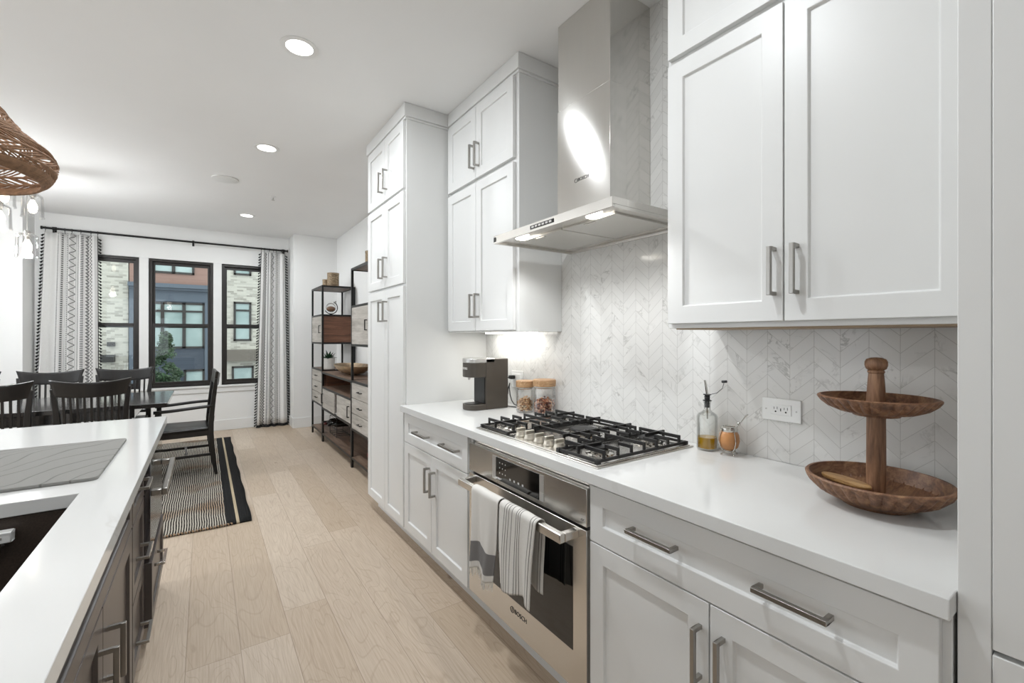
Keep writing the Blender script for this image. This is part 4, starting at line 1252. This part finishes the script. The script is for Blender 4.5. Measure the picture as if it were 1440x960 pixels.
def chair(name, label, arms=False):
    """local frame: seat faces +Y, back at -Y, floor at z = 0"""
    r = thing(name, label, 'chair', (0, 0, 0))
    W = M['chairwood']; hw = .215
    def backpost(z):          # curve of the back, leaning away
        return -.20 - .05 * max(0, (z - .45) / .55) ** 1.3 - .045 * max(0, (.45 - z) / .45) ** 1.5
    # seat, gently saddled
    b = MB()
    def sf(u, v):
        x = (u - .5) * (.46 if not arms else .50) * (.88 + .12 * v); y = -.20 + v * .44
        return (x, y, .452 - .012 * math.sin(PI * u) * math.sin(PI * min(1, v * 1.1)))
    b.grid(sf, 14, 12)
    b.build('seat', W, r, solid=.03)
    b = MB()
    b.box(-hw + .01, hw - .01, .185, .205, .385, .436); b.box(-hw + .03, hw - .03, -.20, -.18, .385, .436)
    for s in (-1, 1): b.box(s * (hw - .005) - .01, s * (hw - .005) + .01, -.19, .19, .385, .436)
    b.build('apron', W, r, bevel=.002)
    for s in (-1, 1):
        top = .655 if arms else .437
        MB().tube([(s * hw, .205, 0), (s * hw, .205, .40), (s * hw, .205, top)], [.015, .021, .019], 4, sq=True).build('leg', W, r, bevel=.003)
    for s in (-1, 1):
        zs = [0, .12, .25, .40, .50, .62, .75, .86, .93]
        pts = []
        for z in zs:
            x = s * (.204 + (.0 if z < .6 else .032 * ((z - .6) / .36) ** 2))
            pts.append((x, backpost(z), z))
        MB().tube(pts, [.014, .017, .02, .022, .022, .02, .018, .015, .011], 4, sq=True).build('back_post', W, r, bevel=.003)
    # crest rail with flared horns
    b = MB()
    def crest(u, v):
        t_ = (u - .5) * 2
        x = t_ * (.218 + .028 * (v if True else 0) ** 1.5 * 1)
        zb = .852 + .018 * t_ * t_ - .0 * abs(t_)
        ztp = .972 + .030 * abs(t_) ** 2.2
        z = zb + (ztp - zb) * v
        y = backpost(z) - .030 * (1 - t_ * t_)
        return (x, y, z)
    b.grid(crest, 20, 6)
    b.build('crest_rail', W, r, solid=.024, bevel=.003)
    b = MB()
    ns = 9
    for k in range(ns):
        t_ = -0.80 + 1.6 * k / (ns - 1)
        pts = []
        for z in (.535, .62, .74, .862):
            pts.append((t_ * (.200 + .02 * (z - .53)), backpost(z) - .026 * (1 - t_ * t_), z))
        b.tube(pts, .0075, 4, sq=True)
    b.build('back_slats', W, r)
    b = MB()
    def low(u, v):
        t_ = (u - .5) * 2
        z = .50 + .04 * v
        return (t_ * .205, backpost(z) - .026 * (1 - t_ * t_), z)
    b.grid(low, 12, 2)
    b.build('lower_rail', W, r, solid=.022)
    b = MB()
    for s in (-1, 1): b.box(s * hw - .008, s * hw + .008, -.215, .195, .19, .215)
    b.box(-hw, hw, -.02, 0, .193, .212)
    b.build('stretcher', W, r, bevel=.002)
    if arms:
        for s in (-1, 1):
            a = MB()
            def armf(u, v):
                y = -.215 + u * .45; x = s * (hw + .004 + .018 * math.sin(PI * u)) + (v - .5) * (.035 + .012 * u)
                return (x, y, .665 + .012 * math.cos(u * 3) - .01)
            a.grid(armf, 14, 3)
            a.build('armrest', W, r, solid=.024)
    return r
G = 'dining chairs round the long table'
ch = chair('dining_chair', 'black dining chair on the near side, nearest the armchair, back toward the island')
ch.location = (-.745, 5.135, .0165); ch['group'] = G
dup(ch, (-1.335, 5.15, .0165), math.radians(3), 'black dining chair cut by the left edge, on the near side of the table')
dup(ch, (-.72, 6.225, .0165), PI - .02, 'black dining chair on the window side of the table, in front of the window glass')
dup(ch, (-1.27, 6.14, .0165), PI + .03, 'black dining chair on the window side, in front of the left curtain')
dup(ch, (-1.87, 6.14, .0165), PI, 'black dining chair at far left on the window side, only its corner showing')
ac = chair('armchair', 'black wooden dining armchair at the right end of the table, seen from the side', True)
ac.location = (-.155, 5.44, .0165); ac.rotation_euler = (0, 0, PI / 2 + .04)

# ------------------------------------------------------------------ curtains and rod
RZ = 2.665; RY = FARY - .09
r = thing('curtain_rod', 'long black curtain rod on three brackets above the window', 'curtain rod', (-.28, RY, RZ))
MB().cyl((-1.60, RY, RZ), (1.05, RY, RZ), .013, n=14).build('pole', M['black'], r)
for x in (-1.615, 1.05):
    MB().cyl((x, RY, RZ), (x + .015, RY, RZ), .020, n=14).build('finial', M['black'], r)
for x in (-1.505, -.125, 1.005):
    b = MB(); b.box(x - .010, x + .010, RY + .010, FARY - .001, RZ - .008, RZ + .008); b.box(x - .012, x + .012, FARY - .008, FARY - .0005, RZ - .045, RZ + .035)
    b.cyl((x - .011, RY, RZ), (x + .011, RY, RZ), .019, n=14); b.box(x - .008, x + .008, RY - .006, RY + .006, RZ - .05, RZ - .012)
    b.build('bracket', M['black'], r)
def curtain(label, x0t, x1t, x0b, x1b, nf, seed, flip):
    rd = random.Random(seed); p = [rd.uniform(0, 6) for _ in range(4)]
    zt, zb = RZ - .050, .035
    r = thing('curtain', label, 'curtain', ((x0b + x1b) / 2, RY, zb))
    def fn(u, v):
        k = 1 - v       # 0 at the top
        a = x0t + (x0b - x0t) * k ** 1.0; c = x1t + (x1b - x1t) * k
        ee = u + .035 * math.sin(u * 2 * PI * 2 + p[0]) * (.6 + .4 * k)
        x = a + (c - a) * min(1, max(0, ee))
        amp = .030 * math.sin(PI * min(1, max(0, u))) ** .5 + .004
        y = RY - .012 + amp * math.sin(u * 2 * PI * nf + p[1] + .5 * k * math.sin(p[2])) + .010 * k * math.sin(u * 7 + p[3])
        return (x, y, zb + (zt - zb) * v)
    b = MB()
    b.grid(fn, 110, 24, lambda u, v: ((1 - u) if flip else u, (zt - zb) * v))
    b.build('cloth', M['curtain'], r, solid=.002)
    t_ = MB()
    def tas(q, d):
        d = Vector(d)
        q = Vector(q)
        t_.tube([q, q + d * .014 + Vector((0, 0, -.004)), q + d * .030 + Vector((0, 0, -.022))], [.004, .007, .012], 5)
    n = 64
    for k in range(n):
        v = (k + .3) / n
        tas(fn(0, v), (-1, 0, 0)); tas(fn(1, v), (1, 0, 0))
    for k in range(34):
        tas(fn((k + .5) / 34, 0), (.1 * rd.uniform(-1, 1), -.15, -.35))
    for uu in (0, 1):
        t_.tube([fn(uu, k / 20) for k in range(21)], .004, 5)
    t_.tube([fn(k / 40, 0) for k in range(41)], .006, 5)
    t_.build('tassel_trim', M['tassel'], r)
    for k in range(7):
        u = (k + .02) / 6.04
        x, y, z = fn(u, 1)
        g = MB().tube([(x, RY + .021 * math.cos(a), RZ - .004 + .021 * math.sin(a)) for a in [2 * PI * q / 18 for q in range(18)]], .0022, 6, True)
        g.tube([(x, RY, RZ - .027), (x, (RY + y) / 2, RZ - .04), (x, y, z - .003)], .0025, 6)
        g.build('curtain_ring', M['black'], r)
curtain('white curtain with black embroidery and tassels, left of the window', -1.575, -1.10, -1.655, -1.085, 4.5, 5, False)
curtain('white curtain with black embroidery and tassels, right of the window', .70, 1.02, .635, 1.055, 4.0, 9, True)

# ------------------------------------------------------------------ ceiling fittings
def can(x, y, label):
    r = thing('recessed_light', label, 'ceiling light', (x, y, CEIL), 'recessed ceiling lights')
    MB().lathe([(.064, CEIL - .0005), (.092, CEIL - .0005), (.092, CEIL - .004), (.086, CEIL - .006), (.066, CEIL - .004)], (x, y, 0), 36, ring=True).build('trim_ring', M['whiteplastic'], r)
    MB().lathe([(.0655, CEIL - .0008), (.0655, CEIL - .003), (0, CEIL - .003)], (x, y, 0), 36).build('lens', M['lens'], r)
    lamp('can_lamp', 'AREA', (x, y, CEIL - .008), CAN_POWER, r, shape='DISK', size=.12)
can(.411, 2.56, 'round recessed ceiling light nearest the camera')
can(.414, 4.08, 'round recessed ceiling light in the middle, above the walkway')
can(.44, 6.50, 'round recessed ceiling light farthest away, near the window')
for x, y in ((.41, 1.0), (-2.4, .2), (-2.4, 3.4), (-2.6, 5.3)):  # extra lamps added out of view to brighten the room
    can(x, y, 'round recessed ceiling light added outside the frame to brighten the room')
sp = MB().lathe([(.112, CEIL - .0005), (.112, CEIL - .006), (.106, CEIL - .009), (0, CEIL - .009)], (.168, 5.11, 0), 40).build('ceiling_speaker', M['whiteplastic'])
tag(sp, 'flat round white speaker cover on the ceiling', 'ceiling speaker')
r = thing('fire_sprinkler', 'small sprinkler head on the ceiling near the window', 'sprinkler', (.616, 5.47, CEIL))
MB().lathe([(.030, CEIL - .0005), (.030, CEIL - .004), (.012, CEIL - .010), (0, CEIL - .010)], (.616, 5.47, 0), 20).build('escutcheon', M['whiteplastic'], r)
b = MB().cyl((.616, 5.47, CEIL - .0105), (.616, 5.47, CEIL - .035), .006, n=10)
b.cyl((.616, 5.47, CEIL - .035), (.616, 5.47, CEIL - .038), .016, n=14)
b.build('head', M['silverplastic'], r)

# woven pendant over the island
def woven(px, py, label):
    r = thing('woven_pendant', label, 'pendant lamp', (px, py, 1.82))
    prof = [(.055, 2.30), (.080, 2.22), (.122, 2.140), (.170, 2.068), (.203, 2.020), (.232, 1.982), (.262, 1.957), (.288, 1.936), (.300, 1.910), (.296, 1.882), (.284, 1.858), (.266, 1.843)]
    b = MB()
    def ringpts(rr, z, n=72): return [(px + rr * math.cos(2 * PI * k / n), py + rr * math.sin(2 * PI * k / n), z) for k in range(n)]
    def at(s):
        s = min(max(s, 0), len(prof) - 1.0001); i = int(s); q = s - i
        return (prof[i][0] + (prof[i + 1][0] - prof[i][0]) * q, prof[i][1] + (prof[i + 1][1] - prof[i][1]) * q)
    for rr, z in prof[:3] + prof[3:-1:1]:
        b.tube(ringpts(rr, z), .0042, 5, True)
    for q in range(5):
        rr, z = at(11 - .30 * q)
        b.tube(ringpts(rr, z), .0055, 5, True)
    for q in range(6):
        rr, z = at(.3 * q)
        b.tube(ringpts(rr, z), .005, 5, True)
    # slanted strands between neighbouring hoops, direction alternating row by row
    rd = random.Random(2)
    for i in range(1, len(prof) - 1):
        s = 1 if i % 2 else -1
        n = int(26 + 190 * at(i + .5)[0])
        lean = s * .075 / max(.1, at(i + .5)[0])
        for k in range(n):
            if rd.random() < .05: continue
            a = 2 * PI * (k + rd.uniform(-.25, .25)) / n
            pts = []
            for q in (0, .5, 1):
                rr, z = at(i + q)
                rr += .003 * math.sin(q * PI)
                an = a + lean * q
                pts.append((px + rr * math.cos(an), py + rr * math.sin(an), z))
            b.tube(pts, .0027, 4)
    b.build('woven_shade', M['rope'], r, recalc=False)
    MB().lathe([(.0, 2.36), (.05, 2.36), (.056, 2.33), (.03, 2.325), (0, 2.325)], (px, py, 0), 24).build('top_cap', M['black'], r)
    MB().cyl((px, py, 2.36), (px, py, CEIL - .024), .0035, n=8).build('cord', M['black'], r)
    MB().lathe([(0, CEIL - .0005), (.06, CEIL - .0005), (.06, CEIL - .018), (.05, CEIL - .024), (0, CEIL - .024)], (px, py, 0), 28).build('canopy', M['black'], r)
    h = MB().cyl((px, py, 2.20), (px, py, 2.325), .018, n=12).build('socket', M['black'], r)
    MB().ball((px, py, 2.155), .045, 20, 14).build('bulb', M['bulb'], h)
    lamp('bulb_lamp', 'POINT', (px, py, 2.05), WEAVE_POWER, r, (.96, .98, 1.0), shadow_soft_size=.05)
woven(-.69, 2.00, 'brown woven rope pendant lamp hanging at the left edge above the island')
woven(-.69, .60, 'second woven rope pendant lamp added outside the frame to light the ceiling, over the near end of the island')  # unseen second pendant, added for more light on the ceiling

# cluster of glass pendants over the table
r = thing('glass_chandelier', 'cluster of clear glass bell pendants on cords above the dining table', 'chandelier', (-1.42, 5.65, 2.05))
MB().lathe([(0, CEIL - .0005), (.20, CEIL - .0005), (.20, CEIL - .02), (.19, CEIL - .028), (0, CEIL - .028)], (-1.42, 5.65, 0), 36).build('canopy', M['silverplastic'], r)
for (gx_, gy_, zb_) in ((-1.246, 5.65, 2.405), (-1.268, 5.60, 2.045), (-1.435, 5.62, 2.275), (-1.60, 5.72, 2.16), (-1.45, 5.78, 2.50), (-1.58, 5.55, 2.42)):
    p = MB().cyl((gx_, gy_, zb_ + .225), (gx_, gy_, CEIL - .027), .0028, n=8)
    p.lathe([(.0, zb_ + .232), (.016, zb_ + .232), (.022, zb_ + .222), (.022, zb_ + .185), (.014, zb_ + .180), (.012, zb_ + .155), (0, zb_ + .155)], (gx_, gy_, 0), 20)
    po = p.build('pendant_drop', M['nickel'], r)
    MB().lathe([(.020, zb_ + .212), (.050, zb_ + .205), (.066, zb_ + .190), (.070, zb_ + .165), (.072, zb_ + .02), (.077, zb_ + .004), (.077, zb_), (.074, zb_), (.069, zb_ + .02), (.067, zb_ + .165), (.063, zb_ + .187), (.048, zb_ + .201), (.020, zb_ + .208)], (gx_, gy_, 0), 32, ring=True).build('glass_shade', M['glass'], po)
    MB().lathe([(.012, zb_ + .155), (.018, zb_ + .140), (.030, zb_ + .110), (.032, zb_ + .085), (.026, zb_ + .055), (.012, zb_ + .040), (0, zb_ + .038)], (gx_, gy_, 0), 20).build('bulb', M['bulb'], po)
    if zb_ < 2.3: lamp('bulb_lamp', 'POINT', (gx_, gy_, zb_ + .02), GLOBE_POWER, r, (.96, .98, 1.0), shadow_soft_size=.04)

# ------------------------------------------------------------------ shelf units along the right wall
SXF, SXB = 1.255, 1.680
def posts(root, y0, y1, ztop, w=.011):
    for y in (y0 + w, y1 - w):
        for x in (SXF + w, SXB - w):
            MB().box(x - w, x + w, y - w, y + w, .0, ztop).build('post', M['black'], root)
def rails(root, y0, y1, zs, w=.011):
    for z in zs:
        b = MB()
        for x in (SXF + w, SXB - w): b.box(x - w + .001, x + w - .001, y0 + .002, y1 - .002, z - .011, z + .011)
        for y in (y0 + w, y1 - w): b.box(SXF + .002, SXB - .002, y - w + .001, y + w - .001, z - .0108, z + .0108)
        b.build('frame_rail', M['black'], root)
def board(root, y0, y1, z, name='shelf', mat='walnutd'):
    return MB().box(SXF + .004, SXB - .004, y0 + .004, y1 - .004, z - .008, z + .0105).build(name, M[mat], root)
def small_pull(root, y, z, orient, ln=.05):
    bar_pull(root, SXF + .0, -1, y, z, ln, orient, M['black'], .022, .004)
def case(root, y0, y1, z0, z1, sidey):
    b = MB(); t_ = .016
    b.box(SXF + .025, SXB - .004, y0 + .012, y0 + .012 + t_, z0, z1); b.box(SXF + .025, SXB - .004, y1 - .012 - t_, y1 - .012, z0, z1)
    b.box(SXB - .02, SXB - .004, y0 + .028, y1 - .028, z0, z1)
    b.box(SXF + .025, SXB - .02, y0 + .028, y1 - .028, z1 - t_, z1); b.box(SXF + .025, SXB - .02, y0 + .028, y1 - .028, z0, z0 + t_)
    b.build('case', M['walnut'], root)
def tower(name, label, y0, y1, ztop, zc0, zc1, zd0, zd1, handle_y):
    r = thing(name, label, 'shelf unit', ((SXF + SXB) / 2, (y0 + y1) / 2, 0))
    posts(r, y0, y1, ztop)
    rails(r, y0, y1, (ztop - .011, zc1 + .008, zc0 - .008, zd1 + .008, zd0 - .008, .10))
    for z in (ztop - .008, zc1 + .008, zd1 + .008, .102): board(r, y0, y1, z)
    case(r, y0, y1, zc0 + .004, zc1 - .003, 0)
    d = MB().box(SXF + .002, SXF + .022, y0 + .024, y1 - .024, zc0 + .004, zc1 - .004).build('door', M['greywood'], r, bevel=.002)
    small_pull(d, handle_y, (zc0 + zc1) / 2, 'v', .10)
    case(r, y0, y1, zd0 + .004, zd1 - .003, 0)
    h = (zd1 - zd0) / 3
    for k in range(3):
        d = MB().box(SXF + .002, SXF + .022, y0 + .024, y1 - .024, zd0 + k * h + .003, zd0 + (k + 1) * h - .003).build('drawer', M['greywood'], r, bevel=.002)
        small_pull(d, (y0 + y1) / 2, zd0 + (k + .5) * h, 'h', .11)
    return r
AY0, AY1 = 6.165, 6.835
BY0, BY1 = 4.10, 4.775
tower('shelf_tower', 'farther black framed shelf tower with globe and plant, beside the end wall', AY0, AY1, 2.02, 1.275, 1.625, .465, .905, 6.26)
tower('shelf_tower', 'nearer black framed shelf tower, half hidden by the white pantry', BY0, BY1, 2.06, 1.275, 1.655, .41, .885, 4.22)
r = thing('console_cabinet', 'low console with two grey sliding doors between the shelf towers', 'console', (1.47, 5.47, 0))
CY0, CY1 = 4.777, 6.163
for y in (CY0 + .011, CY1 - .011):
    for x in (SXF + .011, SXB - .011): MB().box(x - .010, x + .010, y - .010, y + .010, 0, .895).build('post', M['black'], r)
rails(r, CY0, CY1, (.888, .70, .43, .10))
for z, nm in ((.897, 'top_board'), (.705, 'shelf'), (.102, 'shelf')): board(r, CY0, CY1, z, nm)
b = MB(); b.box(SXB - .02, SXB - .004, CY0 + .03, CY1 - .03, .44, .885); b.box(SXF + .05, SXB - .02, CY0 + .03, CY1 - .03, .44, .452)
b.box(SXF + .05, SXB - .02, CY0 + .024, CY0 + .036, .44, .885); b.box(SXF + .05, SXB - .02, CY1 - .036, CY1 - .024, .44, .885)
b.box(SXF + .03, SXB - .02, 5.44, 5.47, .452, .69)
b.build('case', M['walnut'], r)
for ya, yb, hy in ((CY0 + .024, 5.40, CY0 + .07), (5.52, CY1 - .024, CY1 - .07)):
    d = MB().box(SXF + .002, SXF + .022, ya, yb, .445, .685).build('sliding_door', M['greywood'], r, bevel=.002)
    small_pull(d, hy, .565, 'v', .12)

# things on the shelves
def canister(x, y, z, rr, h, lab):
    r = thing('bark_canister', lab, 'canister', (x, y, z), 'birch bark canisters')
    MB().lathe([(0, z), (rr, z), (rr * 1.0, z + h * .86), (rr * 1.0, z + h * .87), (0, z + h * .87)], (x, y, 0), 28).build('body', M['canister'], r)
    MB().lathe([(rr * 1.02, z + h * .872), (rr * 1.03, z + h), (rr * .9, z + h), (0, z + h * .985)], (x, y, 0), 28).build('lid', M['canister'], r)
canister(1.378, 6.52, 2.0235, .042, .112, 'shorter bark canister on the farther shelf tower, left one')
canister(1.440, 6.37, 2.0235, .074, .188, 'taller bark canister on the farther shelf tower, right one')
canister(1.430, 4.66, 2.0635, .060, .175, 'bark canister on the nearer shelf tower, half hidden by the pantry')
# globe on a bent arm
gx_, gy_, gz_ = 1.43, 6.45, 1.6445
r = thing('glass_globe', 'small glass globe on a bent metal arm, on the farther shelf tower', 'globe', (gx_, gy_, gz_))
gl = MB().ball((gx_, gy_, gz_ + .105), .066, 24, 16).build('globe_ball', M['smoke'], r)
lq = MB(); lq.ball((gx_, gy_, gz_ + .088), .058, 20, 12, (1, 1, .62)); lq.build('amber_fill', plain('amber_spirit', '#8f6f58', .15, 0, var=.2), gl)
MB().tube([(gx_ + .085 * math.cos(a), gy_, gz_ + .105 + .085 * math.sin(a)) for a in [math.radians(-150 + 215 * k / 20) for k in range(21)]] , .006, 8).build('meridian_arm', M['black'], r)
MB().tube([(gx_ + .046, gy_, gz_ + .166), (gx_ + .066, gy_, gz_ + .195)], [.010, .008], 10).build('stopper', M['nickel'], r)
MB().lathe([(0, gz_), (.055, gz_), (.055, gz_ + .006), (.020, gz_ + .012), (.010, gz_ + .022), (0, gz_ + .022)], (gx_, gy_, 0), 24).build('foot', M['black'], r)
# plant
px_, py_, pz_ = 1.375, 6.33, .924
r = thing('potted_succulent', 'spiky green plant in a ribbed white pot on the shelf tower', 'plant', (px_, py_, pz_))
MB().lathe([(0, pz_), (.068, pz_), (.072, pz_ + .01), (.076, pz_ + .14), (.070, pz_ + .143), (.066, pz_ + .125), (0, pz_ + .120)], (px_, py_, 0), 80,
           lambda rr, z_, a, i: rr * (1 + (.02 * math.sin(a * 20) if 0 < i < 4 else 0))).build('pot', M['pot'], r)
b = MB(); rd = random.Random(8)
for k in range(30):
    a = k * 2.4; tilt = .25 + .95 * (k / 30); L = .11 + .04 * rd.random()
    d = Vector((math.cos(a) * math.sin(tilt), math.sin(a) * math.sin(tilt), math.cos(tilt)))
    s = Vector((-math.sin(a), math.cos(a), 0)); nrm = d.cross(s)
    p0 = Vector((px_, py_, pz_ + .118))
    secs = [(0, .008), (.35, .017), (.7, .012), (1.0, .001)]
    vs = []
    for q, wd in secs:
        c = p0 + d * L * q + Vector((0, 0, -.03 * q * q * math.sin(tilt)))
        vs += [c - s * wd, c + nrm * wd * .35, c + s * wd, c - nrm * wd * .3]
    fs = []
    for q in range(3):
        for m in range(4): fs.append((q * 4 + m, q * 4 + (m + 1) % 4, q * 4 + 4 + (m + 1) % 4, q * 4 + 4 + m))
    fs += [(3, 2, 1, 0), (12, 13, 14, 15)]
    b.add(vs, fs)
b.build('leaves', M['leafp'], r)
# bowl
bo = MB().lathe([(0, .909), (.07, .909), (.075, .914), (.15, .930), (.215, .965), (.255, 1.005), (.262, 1.020), (.256, 1.020), (.210, .974), (.14, .942), (0, .930)], (1.455, 5.47, 0), 44,
               lambda rr, z_, a, i: rr * 1.0).build('decor_bowl', M['gold'])
for v in bo.data.vertices: v.co.y = 5.47 + (v.co.y - 5.47) * 1.75; v.co.x = 1.455 + (v.co.x - 1.455) * .72
tag(bo, 'long hammered champagne coloured metal bowl on the console', 'bowl')
# wine rack with bottles
r = thing('wine_rack', 'black wire wine rack on the lower console shelf', 'wine rack', (1.42, 5.92, .113))
b = MB()
for x in (1.34, 1.50):
    for z in (.1155, .205):
        pts = []
        for k in range(41):
            y = 5.74 + .36 * k / 40
            pts.append((x, y, z + .022 * (1 - abs(math.sin(k / 40 * PI * 3)))))
        b.tube(pts, .0028, 5)
    for y in (5.74, 6.10): b.tube([(x, y, .1155), (x, y, .34)], .003, 5)
    b.tube([(x, 5.74, .34), (x, 6.10, .34)], .003, 5)
for y in (5.74, 5.86, 5.98, 6.10):
    b.tube([(1.34, y, .1155 + .022), (1.50, y, .1155 + .022)], .0025, 5)
for y in (5.74, 6.10): b.tube([(1.34, y, .34), (1.50, y, .34)], .0025, 5)
b.build('wire_frame', M['black'], r)
def wine(x, y, z, lab, foil, nx='wine_bottle', ax=-1):
    r = thing(nx, lab, 'bottle', (x, y, z), 'wine bottles on the rack')
    prof = [(0, .0), (.034, .0), (.037, .006), (.037, .19), (.030, .215), (.0155, .235), (.0145, .27)]
    MB().lathe([(q, -zz + .15) for q, zz in prof] + [(0, -.12)], (x, y, z), 24, axis='x').build('bottle_body', M['darkglass'], r)
    MB().lathe([(.0150, -.1205), (.0158, -.122), (.0158, -.150), (.0150, -.152), (0, -.152)], (x, y, z), 20, axis='x').build('foil_capsule', M[foil], r)
wine(1.40, 5.80, .270, 'dark wine bottle on the wire rack, nearer one', 'black')
wine(1.38, 5.92, .270, 'dark wine bottle on the wire rack, middle one with red band', 'redwine')
wine(1.39, 6.04, .270, 'dark wine bottle on the wire rack, farther one', 'black')
# red object half hidden on the nearer tower
rb = MB().ball((1.40, 4.56, .113 + .042), .042, 20, 14)
tag(rb.build('red_ornament', plain('dark_red_glaze', '#7a2a22', .3, 0, var=.1)), 'small dark red ornament on the lowest shelf beside the pantry edge', 'ornament')
